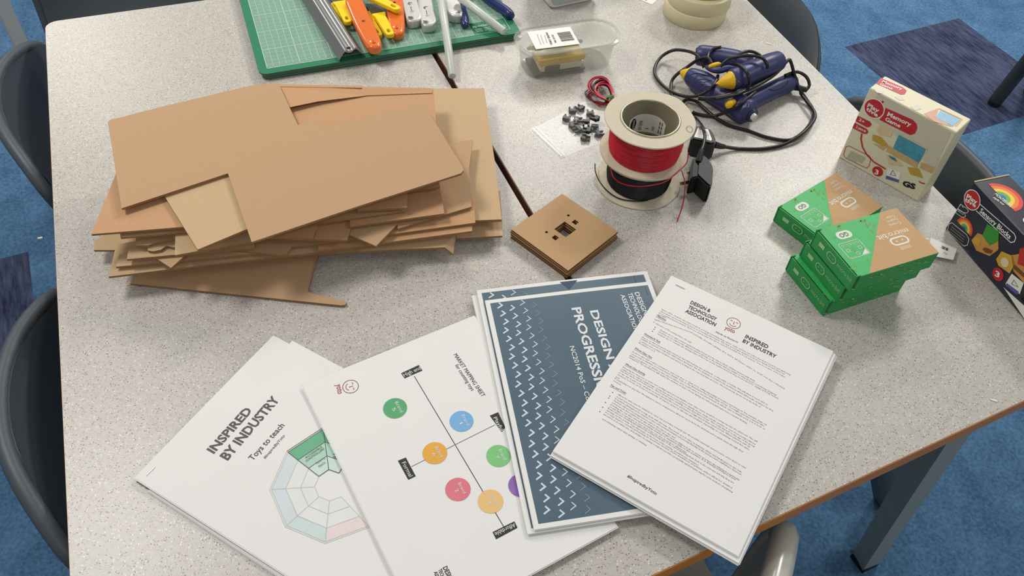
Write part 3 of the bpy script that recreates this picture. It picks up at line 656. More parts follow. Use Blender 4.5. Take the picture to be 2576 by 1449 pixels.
card('large cardboard sheet just showing under the pale one at the far right', [(880, 480), (1258, 480), (1264, 560), (1264, 593), (1150, 599), (880, 600)], .0150, kraft_p)
card('lowest cardboard sheet sloping down to the table with a long thin tongue', [(400, 600), (800, 600), (800, 641), (774, 734), (873, 761), (868, 767), (857, 768), (328, 713), (345, 695)], .010, kraft, .0028, [.0125, .0125, .0120, .0050, .0045, .0040, .0040, .0040, .0060])

# ------------------------------------------------------------------ stack of laser-cut boards
H0 = .0155
a, b, d = at(1414, 487, H0), at(1556, 583, H0), at(1292, 580, H0)
X = (b-a).normalized(); Y = (d-a); Y = (Y-X*Y.dot(X)).normalized(); S = ((b-a).length+(d-a).length)/2
T0 = Matrix((X, Y, X.cross(Y))).transposed().to_4x4()
if T0.col[2].z < 0: pass
def loc(px_, py_): q = at(px_, py_, H0)-a; return q.dot(X), q.dot(Y)
sq = lambda c, r: [(c[0]-r, c[1]-r), (c[0]+r, c[1]-r), (c[0]+r, c[1]+r), (c[0]-r, c[1]+r)]
hl = [sq(loc(1422, 577), .0100), sq(loc(1447, 559), .0034), sq(loc(1397, 598), .0034), circ(*loc(1430, 542), .0019, 14), circ(*loc(1375, 584), .0019, 14)]
pv, pf = plate([(0, 0), (S, 0), (S, S), (0, S)], hl, .0030)
ords = ['topmost', 'second', 'third', 'fourth', 'bottom']
for k in range(5):
    jx, jy = (0, 0) if k == 0 else (random.uniform(-.0014, .0014), random.uniform(-.0014, .0014))
    org = a+X*jx+Y*jy+Vector((0, 0, -.0031*k)); ctr = org+(X+Y)*S/2
    g = G(); vv = [org+X*q.x+Y*q.y+Vector((0, 0, q.z-.003)) for q in pv]; g.add((vv, pf))
    g.mi = [0 if abs((vv[q[1]]-vv[q[0]]).cross(vv[q[2]]-vv[q[0]]).normalized().z) > .7 else 1 for q in pf]
    mk_top('drilled_board', g, [mdf_t, mdf_e], f'{ords[k]} square brown board with a square centre hole, counting down its stack', 'board', (ctr.x, ctr.y, org.z-.003), 'stacked square drilled boards')

# ------------------------------------------------------------------ green electronics boxes
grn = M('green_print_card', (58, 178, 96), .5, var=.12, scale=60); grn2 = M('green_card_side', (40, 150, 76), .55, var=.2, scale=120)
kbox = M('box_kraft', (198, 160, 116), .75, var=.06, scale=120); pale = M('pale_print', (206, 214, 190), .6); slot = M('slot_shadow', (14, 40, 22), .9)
olive = M('olive_pattern', (116, 160, 84), .6)
GW, GD, GH = .0795, .1185, .0262
def green_box(label, fl_px, fr_px, bl_px, htop):
    A, B_, C_ = at(*fl_px, htop), at(*fr_px, htop), at(*bl_px, htop); X = (B_-A).normalized(); Y = C_-A; Y.z = 0; Y = (Y-X*Y.dot(X)).normalized()
    o = A+(X*GW+Y*GD)/2; zb = TZ+htop-GH; t = thing('electronics_box', label, 'box', (o.x, o.y, zb), group='green electronics boxes')
    def q(x, y, z): return A+X*x+Y*y+Vector((0, 0, z))
    def solid(x0, x1, y0, y1, z0, z1): return slab([q(x0, y0, z1), q(x1, y0, z1), q(x1, y1, z1), q(x0, y1, z1)], z1-z0)
    mk('box_base', solid(0, GW, .0012, GD, -GH, -.0012), grn2, t, world=True)
    lid = mk('lid', solid(0, GW, .003, GD, -.0012, 0), grn, t, world=True)
    fr = mk('front_flap', solid(0.002, GW-.002, 0, .0014, -GH+.001, -.0002), grn2, t, world=True)
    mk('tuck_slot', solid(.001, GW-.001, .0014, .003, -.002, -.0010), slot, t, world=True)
    for x in (0, GW-.0014): mk('side_tab', solid(x, x+.0014, -.0005, .006, -GH+.002, .0012), grn2, t, world=True)
    pg = Page(q(GW, GD, 0), -Y, -X, GD, GW); pg.N = Vector((0, 0, 1))
    def yx(f, r): return (GD*(1-f), GW*(1-r))          # f: depth fraction from the front, r: fraction from FL towards FR
    # kraft wedge at the back
    pg.poly([yx(.79, 0), yx(1, 0), yx(1, 1), yx(.15, 1)], kbox, 1)
    wd_ = M('lid_white', (224, 226, 214), .6)
    def ptx(s, f, r, cap, fit, m, bold=0): x, y = yx(f, r); pg.text(s, x, y, cap, m, fit=fit, bold=bold)
    ptx('micro:bit', .912, .413, .0078, .0453, wd_, .006)
    x, y = yx(.724, .60); pg.path(rrect(x-.0115, y-.0054, x+.0115, y+.0054, .0050), .0024, wd_, 2, closed=True)
    for dx in (-.004, .004): pg.disc(x+dx, y, .0011, wd_, 2, n=10)
    x, y = yx(.72, .745); pg.rect(x-.008, y-.0028, x+.008, y+.0028, M('faded_print', (204, 182, 150), .7), 2)
    for k, s in enumerate(('Create', 'Learn', 'Code')): ptx(s, .909, .262-.075*k, .0040, (.0178, .0155, .0125)[k], wd_)
    x, y = yx(.229, .22); pg.poly(rrect(x-.0105, y-.0062, x+.0105, y+.0062, .0058), wd_, 2); pg.text('GO', x, y+.0030, .0062, M('go_green', (84, 128, 84), .6), fit=.0125, align='C', bold=.02, lay=4)
    bw, bh = .029, .0245; x0, y0 = yx(.207, .517); x0 -= bw/2; y0 -= bh/2
    pg.path(rrect(x0, y0, x0+bw, y0+bh, .002, 2), .0007, wd_, 2, closed=True)
    for k in range(5): pg.ring(x0+.004+.0052*k, y0+bh-.004, .0015, .0004, wd_, 2, 12)
    for dx in (.004, bw-.008): pg.path([(x0+dx, y0+.010), (x0+dx+.004, y0+.010), (x0+dx+.004, y0+.014), (x0+dx, y0+.014)], .0006, wd_, 2, closed=True)
    pg.poly([(x0+.001, y0+.001), (x0+.011, y0+.001), (x0+.001, y0+.009)], wd_, 2); pg.ring(x0+bw*.48, y0+.005, .0022, .0006, wd_, 2, 12)
    pg.batch = 'leaf_pattern'
    rr = random.Random(3)
    for k in range(30):
        f_, r_ = rr.random()*.85, rr.random()
        if f_ > .74-.62*r_: continue
        x, y = yx(f_, r_); an = rr.random()*3; L_ = rr.uniform(.002, .006); pg.poly([(x-L_*math.cos(an), y-L_*math.sin(an)), (x+.0014*math.sin(an), y-.0014*math.cos(an)), (x+L_*math.cos(an), y+L_*math.sin(an)), (x-.0014*math.sin(an), y+.0014*math.cos(an))], olive, 1)
    pg.flush(lid); pg.batch = None
    # front flap lettering
    pf_ = Page(q(GW, -.0002, 0), -X, Vector((0, 0, -1)), GW, GH); pf_.N = -Y
    pf_ = Page(q(0, -.0002, -.0005), X, Vector((0, 0, -1)), GW, GH)
    lt = M('flap_print', (158, 206, 150), .6)
    pf_.rect(.012, .007, .022, .013, lt); pf_.path(rrect(.029, .005, .045, .015, .0048), .0013, lt, 2, closed=True)
    for dx in (.034, .040): pf_.disc(dx, .010, .0009, lt, 2, n=8)
    pf_.text('micro:bit', .0485, .0125, .0060, lt, fit=.0275, bold=.004); pf_.flush(fr)
    # right side: pale scribble pattern
    ps = Page(q(GW+.0003, 0, 0), Y, Vector((0, 0, -1)), GD, GH); ps.batch = 'leaf_pattern'
    for k in range(26):
        x, y = rr.random()*GD*.95+.003, .003+rr.random()*(GH-.006); an = rr.uniform(-.6, .6); L_ = rr.uniform(.002, .005)
        ps.poly([(x-L_*math.cos(an), y-L_*math.sin(an)), (x+.0007*math.sin(an), y-.0007*math.cos(an)), (x+L_*math.cos(an), y+L_*math.sin(an)), (x-.0007*math.sin(an), y+.0007*math.cos(an))], olive if k % 2 else lt, 1)
    ps.flush(bpy.data.objects[t.children[0].name] if t.children else t)
    return t
green_box('bottom green and brown box of the stack of three, turned slightly outwards', (1990, 645), (2084, 759), (2195, 618), .0264)
green_box('middle green and brown box of the stack of three', (2026, 608), (2126, 727), (2222, 541), .0528)
green_box('top green and brown box of the stack of three', (2054, 579), (2157, 700), (2250, 514), .0792)
green_box('separate green and brown box lying behind the stack of three', (1958, 521), (2067, 604), (2083, 425), .0264)

# ------------------------------------------------------------------ toy boxes
cream = M('cream_card', (226, 218, 186), .45, var=.02); cream_f = M('warm_grey_print', (208, 200, 182), .4, var=.02); redp = M('red_print', (196, 34, 48), .45, var=.04)
wht = M('box_white_print', (240, 238, 230), .45); yel = M('ochre_print', (196, 158, 64), .6); wood = M('wood_print', (206, 168, 116), .6, var=.12, scale=120); wood2 = M('light_wood_print', (222, 196, 156), .6)
aqua = M('sea_print', (74, 150, 176), .5, var=.35, scale=160); sky = M('sky_print', (150, 196, 220), .5, var=.15, scale=120); blk = M('black_print', (22, 20, 22), .5); vio = M('violet_print', (96, 92, 160), .5); gry = M('fine_print', (150, 146, 132), .7)
pinkw = M('pale_red_print', (222, 176, 150), .6)
def toybox(label, bl, br, depth, hgt, mat, group):
    A, B_ = at(*bl, 0), at(*br, 0); X = (B_-A).normalized(); L = (B_-A).length; Yb = Vector((-X.y, X.x, 0)); Yb = Yb if Yb.y > 0 else -Yb
    t = thing('toy_box', label, 'box', (A+X*L/2+Yb*depth/2), group=group); v, f = box(L, depth, hgt, .0012, 1)
    T = frame(A+X*L/2+Yb*depth/2, X, (0, 0, 1)); mk('carton', ([T @ Vector(p_) for p_ in v], f), mat, t, world=True)
    up = Vector((0, 0, 1)); fr = Page(A+up*hgt-Yb*.0002, X, -up, L, hgt); tp = Page(A+Yb*depth+up*(hgt+.0002), X, -Yb, L, depth); sd = Page(B_+up*hgt+X*.0002, Yb, -up, depth, hgt)
    return t, fr, tp, sd, L
t, fr, tp, sd, L = toybox('cream Memory Game toy box standing upright near the right table edge', (2110, 396), (2308, 508), .0415, .122, cream, None)
P_ = lambda *q: [(min(max(fr.uv(*k)[0], .0008), fr.w-.0008), min(max(fr.uv(*k)[1], .0008), fr.h-.0008)) for k in q]
fr.poly(P_((2210, 236), (2392, 334), (2348, 430), (2296, 372), (2180, 290)), cream_f, 1)
def badge(pg, x, y, r, s1, s2, a1, b1, a2, b2, c):
    u, v_ = pg.uv(x, y); pg.disc(u, v_, r*1.1, wht, 3, n=28); pg.disc(u, v_, r, redp, 4, n=28)
    pg.tpx(s1, a1, b1, c[0], wht, .03, 6); pg.tpx(s2, a2, b2, c[1], wht, .03, 6)
badge(fr, 2199, 273, .0135, 'Play', 'tive', (2181, 267), (2210, 283), (2179, 276), (2207, 294), ((2185, 256), (2183, 266)))
fr.poly(P_((2228, 271), (2296, 301), (2306, 311), (2308, 323), (2302, 336), (2290, 340), (2212, 301), (2222, 290)), redp, 2)
fr.tpx('Memory', (2231, 290), (2291, 318), (2236, 279), wht, .03, 5); fr.tpx('Game', (2226, 302), (2264, 321), (2230, 292), wht, .03, 5)
for q, s, a_, b_, c_ in ((P_((2152, 288), (2189, 306), (2193, 313), (2188, 319), (2181, 320), (2148, 302)), '2+', (2160, 302), (2174, 310), (2161, 294)), (P_((2145, 306), (2180, 324), (2185, 331), (2180, 337), (2172, 336), (2142, 320)), '21 piece set', (2153, 321), (2178, 333), (2153, 312))):
    fr.poly(q, redp, 2); fr.tpx(s, a_, b_, c_, wht, .02, 5)
fr.path(P_((2168, 336), (2166, 350), (2170, 370), (2180, 388), (2198, 407), (2228, 425)), .0022, redp, 2); fr.path(P_((2312, 456), (2318, 460), (2327, 462)), .0016, redp, 2); fr.path(P_((2222, 254), (2218, 260)), .003, redp, 2)
fr.path(P_((2136, 367), (2187, 392), (2191, 399), (2186, 418), (2180, 423), (2127, 397), (2122, 389), (2128, 369)), .0008, redp, 2, closed=True)
for k in range(6): fr.line((2140-2*k, 380+3*k), (2178-2*k-(k == 5)*14, 398+3*k-(k == 5)*6), .0007, gry, 2, px=True)
fr.poly(P_((2262, 337), (2332, 374), (2310, 412), (2247, 372)), aqua, 3); fr.path(P_((2262, 337), (2332, 374), (2328, 384)), .0018, wood2, 4); fr.poly(P_((2246, 372), (2310, 408), (2306, 422), (2230, 380), (2234, 366)), wood, 4)
for q, m_ in ((((2206, 326), (2216, 314), (2246, 328), (2242, 344), (2212, 338)), wood2), (((2194, 352), (2196, 338), (2216, 344), (2234, 364), (2222, 368)), yel), (((2196, 360), (2222, 368), (2234, 366), (2222, 378)), wood), (((2230, 388), (2256, 396), (2272, 418), (2236, 412)), wood2), (((2283, 420), (2312, 424), (2322, 448), (2290, 438)), yel), (((2318, 408), (2352, 420), (2344, 436), (2314, 422)), wood), (((2234, 390), (2252, 397), (2258, 408), (2242, 400)), aqua)):
    fr.poly(P_(*q), m_, 2)
u, v_ = fr.uv(2208, 431); fr.disc(u, v_, .0078, redp, 2); fr.tpx('3', (2199, 436), (2209, 440), (2203, 423), wht, .03, 4)
fr.poly(P_((2234, 421), (2266, 433), (2262, 457), (2228, 447)), wht, 2); fr.poly(P_((2230, 441), (2262, 452), (2261, 459), (2228, 449)), vio, 3); fr.path(P_((2246, 428), (2254, 442), (2240, 439)), .0007, ink_soft, 4, closed=True)
fr.tpx('GS', (2270, 466), (2302, 476), (2273, 452), blk, .05, 3)
fr.flush(t)
Q_ = lambda *q: [tp.uv(*k) for k in q]
tp.poly(Q_((2216, 196), (2270, 219), (2281, 228), (2276, 237), (2266, 238), (2204, 210)), redp, 1); tp.tpx('Memory', (2217, 207), (2268, 227), (2221, 201), wht, .02, 3); tp.tpx('Game', (2212, 214), (2244, 226), (2215, 208), wht, .02, 3)
tp.poly(Q_((2366, 278), (2416, 301), (2398, 318), (2352, 296)), sky, 2); tp.path(Q_((2362, 273), (2420, 300), (2404, 318)), .0016, wood2, 3); tp.poly(Q_((2324, 286), (2362, 272), (2352, 296), (2376, 306), (2396, 320), (2350, 306)), pinkw, 1)
for q in (((2198, 224), (2222, 228), (2220, 236), (2206, 233)), ((2250, 244), (2268, 240), (2276, 252), (2262, 252)), ((2290, 268), (2312, 262), (2318, 274), (2302, 278))): tp.poly(Q_(*q), cream_f, 1)
tp.flush(t)
# dark sensory blocks box
navy = M('navy_card', (34, 38, 54), .38, var=.04)
t, fr, tp, sd, L = toybox('dark navy Sensory Blocks toy box at the right edge of the photo', (2377, 575), (2583, 812), .054, .085, navy, None)
P_ = lambda *q: [(min(max(fr.uv(*k)[0], .0008), fr.w-.0008), min(max(fr.uv(*k)[1], .0008), fr.h-.0008)) for k in q]
badge(fr, 2446, 503, .0125, 'Play', 'tive', (2431, 497), (2458, 514), (2428, 505), (2455, 522), ((2436, 486), (2433, 496)))
fr.path(P_((2464, 512), (2552, 588), (2556, 598), (2552, 608), (2543, 610), (2456, 530)), .0012, wht, 2); fr.tpx('Sensory Blocks', (2464, 533), (2540, 602), (2472, 522), wht, .025, 3)
for q, s, a_, b_, c_ in ((((2410, 506), (2432, 524), (2437, 531), (2432, 536), (2424, 534), (2402, 516)), '1+', (2413, 515), (2424, 525), (2416, 510)), (((2404, 520), (2426, 536), (2430, 543), (2425, 547), (2418, 545), (2402, 532)), '6 piece set', (2407, 529), (2424, 541), (2409, 525))):
    fr.path(P_(*q), .0007, wht, 2, closed=True); fr.tpx(s, a_, b_, c_, wht, 0, 3)
RB_ = [M('rainbow_'+n, c_, .5) for n, c_ in (('red', (222, 72, 60)), ('orange', (236, 132, 56)), ('yellow', (240, 206, 70)), ('green', (112, 176, 80)), ('blue', (58, 120, 170)))]
def rainbow(pg, c, ax, ay, r0, w):
    """bands as half rings; ax right direction on page, ay up"""
    for k, m_ in enumerate(RB_):
        ro, ri = r0-k*w, r0-(k+1)*w; n = 14; v = []
        for i in range(n+1):
            an = math.pi*i/n; v += [pg.P(c[0]+ax[0]*math.cos(an)*q+ay[0]*math.sin(an)*q, c[1]+ax[1]*math.cos(an)*q+ay[1]*math.sin(an)*q, .0002) for q in (ro, ri)]
        pg.geo(m_, 'rainbow_band').add((v, [(2*i, 2*i+1, 2*i+3, 2*i+2) for i in range(n)]))
c_ = fr.uv(2425, 575); rainbow(fr, c_, (1, 0), (0, -1), .0150, .0028)
fr.path(P_((2395, 560), (2432, 590), (2438, 602), (2434, 616), (2426, 619), (2390, 588), (2384, 578), (2388, 563)), .0008, wht, 2, closed=True)
for k in range(4): fr.line((2394-2*k, 570+6*k), (2428-2*k, 597+6*k), .0009, gry, 2, px=True)
gb = M('block_green', (60, 150, 56), .5, var=.3, scale=200); ob = M('block_orange', (206, 148, 74), .5, var=.15, scale=120); yb = M('block_yellow', (214, 166, 56), .5); rb_ = M('block_red', (196, 50, 44), .5); db = M('block_brown', (122, 72, 34), .5); pc = M('pale_circle', (226, 214, 176), .5)
for q, m_, ly in ((((2444, 604), (2460, 586), (2512, 606), (2512, 628), (2490, 644), (2456, 630)), ob, 2), (((2472, 592), (2484, 563), (2514, 582), (2512, 606), (2490, 618)), gb, 3), (((2446, 602), (2458, 596), (2468, 604), (2462, 620), (2448, 612)), yb, 4), (((2472, 626), (2480, 622), (2498, 630), (2494, 638), (2480, 636)), db, 4),
                  (((2506, 652), (2520, 632), (2548, 644), (2554, 664), (2540, 688), (2512, 668)), yb, 2), (((2544, 642), (2570, 638), (2590, 690), (2576, 712), (2550, 682)), ob, 2), (((2566, 626), (2600, 610), (2600, 680), (2560, 664)), rb_, 3), (((2552, 664), (2580, 690), (2578, 700), (2548, 674)), db, 3)):
    fr.poly(P_(*q), m_, ly)
u, v_ = fr.uv(2528, 660); fr.disc(u, v_, .0062, pc, 4); u, v_ = fr.uv(2511, 690); fr.disc(u, v_, .0088, redp, 3); fr.tpx('3', (2502, 692), (2514, 699), (2507, 678), wht, .03, 5)
fr.poly(P_((2546, 688), (2576, 712), (2566, 740), (2530, 714)), wht, 4); fr.poly(P_((2534, 712), (2564, 734), (2560, 742), (2530, 718)), vio, 5); fr.path(P_((2552, 704), (2562, 722), (2546, 714)), .0007, ink_soft, 6, closed=True)
fr.poly(P_((2524, 722), (2600, 790), (2600, 826), (2583, 812)), wht, 1); fr.tpx('GS', (2566, 752), (2588, 772), (2572, 736), blk, .05, 5)
fr.flush(t)
Q_ = lambda *q: [tp.uv(*k) for k in q]
c_ = tp.uv(2519, 497); rainbow(tp, c_, (1, 0), (0, -1), .0260, .0050)
tp.tpx('MONTESSORI', (2500, 489), (2541, 522), (2504, 483), wht, .02, 4); tp.tpx('style toy', (2497, 498), (2524, 517), (2500, 493), wht, .01, 4)
u, v_ = tp.uv(2590, 558); tp.ring(u, v_, .007, .0016, wht, 2); tp.flush(t)
mk('torn_flap_edge', slab([tp.P(-.0006, .0005, .0006), tp.P(.0012, .0005, .0006), tp.P(.0012, tp.h-.0005, .0006), tp.P(-.0006, tp.h-.0005, .0006)], .0012), M('raw_card_edge', (196, 182, 140), .8), t, world=True)

# ------------------------------------------------------------------ cutting mats
mat_g = M('cutting_mat_green', (34, 122, 84), .55, var=.06); mat_i = M('cutting_mat_worn_centre', (122, 160, 140), .6, var=.10, scale=14); mat_b = M('cutting_mat_black_core', (26, 30, 28), .8); mat_w = M('mat_white_print', (196, 218, 206), .6)
HM = .0120
def mat_page(fl_, fr_, h): A, B_ = at(*fl_, h), at(*fr_, h); X = (B_-A).normalized(); Y = Vector((-X.y, X.x, 0)); return Page(A+Y*.297, X, -Y, .42, .297)
MG = 'stacked green cutting mats'
for k, (h, fl_, fr_, lb) in enumerate(((.0030, (661, 199), (1302, 98), 'lowest cutting mat of the stack with a grey underside edge'), (.0060, (660, 195), (1300, 94), 'third green cutting mat down the stack'), (.0090, (657, 191), (1300, 88), 'second green cutting mat just under the gridded one'), (HM, (653, 189), (1304, 83), 'top green cutting mat with a white centimetre grid'))):
    pg = mat_page(fl_, fr_, h); oc = pg.P(.21, .1485)-Vector((0, 0, .0026)); t = thing('cutting_mat', lb, 'cutting mat', oc, group=MG)
    out = rrect(0, 0, pg.w, pg.h, .012, 5)
    mk('green_face', slab([pg.P(*q) for q in out], .0009), mat_g, t, world=True); mk('black_core', slab([pg.P(*q, -.0009) for q in rrect(.0006, .0006, pg.w-.0006, pg.h-.0006, .012, 5)], .0009), mat_b, t, world=True); mk('grey_back', slab([pg.P(*q, -.0018) for q in out], .0008), M('mat_grey_back', (120, 132, 124), .6), t, world=True)
    if k == 3:
        m = .0135; pg.rect(m, m, pg.w-m, pg.h-m, mat_i, 1, 'worn_field'); pg.batch = 'grid_print'
        for i in range(40): x = m+i*.01007; pg.line((x, m), (x, pg.h-m), .0009 if i % 5 == 0 else .00045, mat_w, 2)
        for j in range(28): y = pg.h-m-j*.01; pg.line((m, y), (pg.w-m, y), .0009 if j % 5 == 0 else .00045, mat_w, 2)
        for i in range(80): x = m+i*.00503; pg.line((x, pg.h-m), (x, pg.h-m-.003), .0003, mat_w, 2)
        pg.flush(t); pg.batch = None
        u0, v0 = pg.uv(1218, 50); u1, v1 = pg.uv(1294, 74)
        pg.rect(pg.w-m-.062, pg.h-m-.034, pg.w-m, pg.h-m, mat_g, 3, 'label_field'); pg.path([(pg.w-m-.062, pg.h-m-.034), (pg.w-m, pg.h-m-.034), (pg.w-m, pg.h-m), (pg.w-m-.062, pg.h-m)], .0007, mat_w, 4, closed=True)
        pg.text('specialist', pg.w-m-.058, pg.h-m-.020, .0062, mat_w, fit=.036, bold=.015, lay=5)
        pg.batch = 'fine_print'
        for j in range(4):
            for a_, b_ in ((.056, .044), (.041, .030), (.026, .017), (.014, .004)) if j < 3 else ((.036, .026), (.024, .016)): pg.line((pg.w-m-a_, pg.h-m-.0145+.0035*j), (pg.w-m-b_, pg.h-m-.0145+.0035*j), .0012, mat_w, 5)
        pg.flush(t)
# ------------------------------------------------------------------ safety rulers
alu = M('brushed_aluminium', (168, 168, 166), .32, .9, var=.15, scale=50, stretch=(1, 40, 1))
A = at(854, 157, HM); B_ = at(758, 0, HM); ax = (B_-A).normalized(); side = (at(913, 140, HM)-A); side = (side-ax*side.dot(ax)); Wd = side.length; side.normalize()
def ruler_prof(dz):
    pr = crom([(0, 0, 0), (.20, 0, .0105), (.30, 0, .0135), (.42, 0, .0108), (.56, 0, .0108), (.70, 0, .0140), (.80, 0, .0125), (1.0, 0, .002)], 3); return [(q.x*Wd, q.z+dz) for q in pr]
for k, (dz, sh, lb) in enumerate(((.0002, .003, 'lowest of the nested aluminium safety rulers'), (.0022, .0015, 'middle of the nested aluminium safety rulers'), (.0042, 0, 'top nested aluminium safety ruler with a punched slot at its end'))):
    pr = ruler_prof(dz); th = .0011; sec = pr+[(x, z-th) for x, z in reversed(pr)]; n = len(sec); o = A+ax*sh
    ends = [0, .325]; v = [o+ax*e+side*x+Vector((0, 0, z+th)) for e in ends for x, z in sec]
    f = [(i, (i+1) % n, n+(i+1) % n, n+i) for i in range(n)]; m = len(pr)
    f += [(i, i+1, n-2-i, n-1-i) for i in range(m-1)]+[(n+n-1-i, n+n-2-i, n+i+1, n+i) for i in range(m-1)]
    t = thing('safety_ruler', lb, 'ruler', o+side*Wd/2+ax*.16, group='nested safety rulers'); t.location.z = TZ+HM
    mk('channel', (v, f), alu, t, smooth=35, world=True)
    if k == 2: c_ = o+ax*.008+side*Wd*.49+Vector((0, 0, .0108+dz+th+.0003)); mk('punched_slot', ([c_+ax*a_+side*b_ for a_, b_ in ((-.0022, -.003), (-.0022, .003), (.0022, .003), (.0022, -.003))], [(0, 1, 2, 3)]), M('slot_black', (12, 12, 12), .8), t, world=True)
# ------------------------------------------------------------------ knives
yel_p = M('yellow_plastic', (246, 214, 24), .35, var=.03, sss=.05); ora_p = M('orange_enamel', (232, 116, 44), .2, var=.04, coat=.4); sil = M('die_cast_silver', (204, 204, 200), .36, .4, var=.06, scale=300, bump=.06); blade = M('knife_steel', (150, 152, 154), .25, .9); scr = M('screw_steel', (196, 194, 188), .2, 1); hole_m = M('dark_hole', (24, 20, 18), .9)
def lay_frame(tail, head, h, dh=0, roll=0):
    a_, b_ = at(*tail, h), at(*head, h+dh); d = (b_-a_).normalized(); n = Vector((0, 0, 1)); s = d.cross(n).normalized(); n = s.cross(d)
    return Matrix.Translation(a_) @ Matrix((s, d, n)).transposed().to_4x4() @ Matrix.Rotation(roll, 4, 'Y')
def place(name, geo, mat, T, parent, smooth=40): return mk(name, ([T @ Vector(q) for q in geo[0]], geo[1]), mat, parent, smooth=smooth, world=True)
def craft_knife(label, tail, head, h, dh=0, roll=0):
    """handle end at tail; local y runs to the blade"""
    T = lay_frame(tail, head, h, dh, roll); t = thing('craft_knife', label, 'knife', T @ Vector((0, .05, 0)), group='yellow craft knives'); t.location.z = (T @ Vector((0, 0, 0))).z
    out = [(q.x, q.y) for q in crom([(-.0070, .009, 0), (-.0062, .0035, 0), (-.0035, .0006, 0), (0, 0, 0), (.0035, .0006, 0), (.0062, .0035, 0), (.0070, .009, 0)], 3)]+[(.0082, .040), (.0090, .062), (.0112, .068), (.0112, .072), (-.0112, .072), (-.0112, .068), (-.0090, .062), (-.0082, .040)]
    slot_ = [(q[0], q[1]) for q in rrect(-.0024, .0080, .0024, .0185, .0023, 4)]
    place('handle', plate(out, [slot_], .0075, .0016), yel_p, T, t)
    bl = plate([(-.0110, .072), (.0110, .072), (.0110, .104), (-.0110, .112)], (), .0008); place('blade', (([Vector(q)+Vector((0, 0, .0034)) for q in bl[0]]), bl[1]), blade, T, t, None); return t
craft_knife('yellow craft knife half hidden against the rulers', (866, 75), (812, -10), HM, .001)
craft_knife('yellow craft knife with its slotted end left of the orange knife', (878, 65), (847, -6), HM+.011, -.006)
craft_knife('yellow craft knife lying under the left orange knife', (956, 99), (900, 12), HM, .002)
craft_knife('yellow craft knife with its whole flared handle between the orange knives', (984, 97), (941, 20), HM+.0105, -.005)
craft_knife('yellow craft knife lying across the right orange knife', (1005, 32), (930, -6), HM+.0185, .001)
def orange_knife(label, tail, head, h, mirror=1):
    T = lay_frame(tail, head, h); t = thing('utility_knife', label, 'knife', T @ Vector((0, .05, 0)), group='orange utility knives'); t.location.z = (T @ Vector((0, 0, 0))).z
    m = mirror; L_ = (at(*head, h)-at(*tail, h)).length*1.03
    o = crom([(m*x*1.12, y*L_, 0) for x, y in ((-.006, .0), (.006, .012), (.0105, .10), (.0125, .30), (.0135, .55), (.0130, .80), (.0115, .97), (0, 1.0), (-.0115, .985), (-.0130, .80), (-.0125, .50), (-.0125, .25), (-.0115, .09))], 3, True)
    place('body', plate([(q.x, q.y) for q in o], [circ(m*-.001, .09*L_, .0019, 12)], .0150, .0045, 3), ora_p, T, t, 60)
    for y, r in ((.5, .0024),): place('screw_recess', lathe([(0, 0), (r, 0), (r, .0004), (0, .0004)], 14, (0, y*L_, .0149), False), hole_m, T, t)
    place('screw', lathe([(0, 0), (.0017, 0), (.0012, .0006), (0, .0007)], 12, (0, y*L_, .0150), False), scr if m < 0 else hole_m, T, t); return t
orange_knife('left orange utility knife overhanging the front edge of the mat', (946, 139), (890, 16), HM+.0090, -1)
orange_knife('right orange utility knife under the crossing yellow craft knife', (1003, 104), (985, -40), HM, 1)
def silver_knife(label, tail, head, h, mirror=1, logo=True):
    T = lay_frame(tail, head, h); t = thing('utility_knife', label, 'knife', T @ Vector((0, .05, 0)), group='silver utility knives'); t.location.z = (T @ Vector((0, 0, 0))).z; m = mirror
    o = [(-.0128, .018), (-.0122, .008), (-.0105, .002), (-.006, 0), (.003, .001), (.0105, .006), (.0135, .013), (.0138, .022), (.0125, .060), (.0120, .130), (-.0120, .130), (-.0122, .060)]
    place('body', plate([(m*x, y) for x, y in o], [circ(m*-.0058, .0095, .0024, 14)], .0155, .0035, 3), sil, T, t, 60)
    place('hole_ring', lathe([(.0024, 0), (.0044, 0), (.0044, .0009), (.0024, .0009)], 18, (m*-.0058, .0095, .0150)), scr, T, t)
    place('screw', lathe([(0, 0), (.0046, 0), (.0040, .0007), (.0014, .0009), (.0012, .0002), (0, .0002)], 16, (m*-.001, .052, .0150), False), scr, T, t)
    if logo:
        pg = Page(T @ Vector((.0022, .043, .0155)), T.to_3x3() @ Vector((0, -1, 0)), T.to_3x3() @ Vector((-1, 0, 0)), .03, .02); pg.N = T.to_3x3() @ Vector((0, 0, 1))
        pg.line((0, .0034), (.0040, .0034), .0016, ink_soft, 2); pg.line((.0052, .0034), (.0112, .0034), .0013, ink_soft, 2); pg.line((.0135, -.0005), (.0135, .0070), .0005, ink_soft, 2); pg.line((.0155, .001), (.0155, .006), .0004, ink_soft, 2); pg.line((.018, .001), (.018, .006), .0004, ink_soft, 2); pg.flush(t)
    return t
silver_knife('leftmost silver utility knife next to the right orange knife', (1045, 74), (1018, -36), HM)
silver_knife('middle silver utility knife beside the long glue stick', (1082, 85), (1060, -30), HM)
silver_knife('rightmost silver utility knife between the glue stick and the blue pliers', (1147, 61), (1126, -40), HM, -1, False)
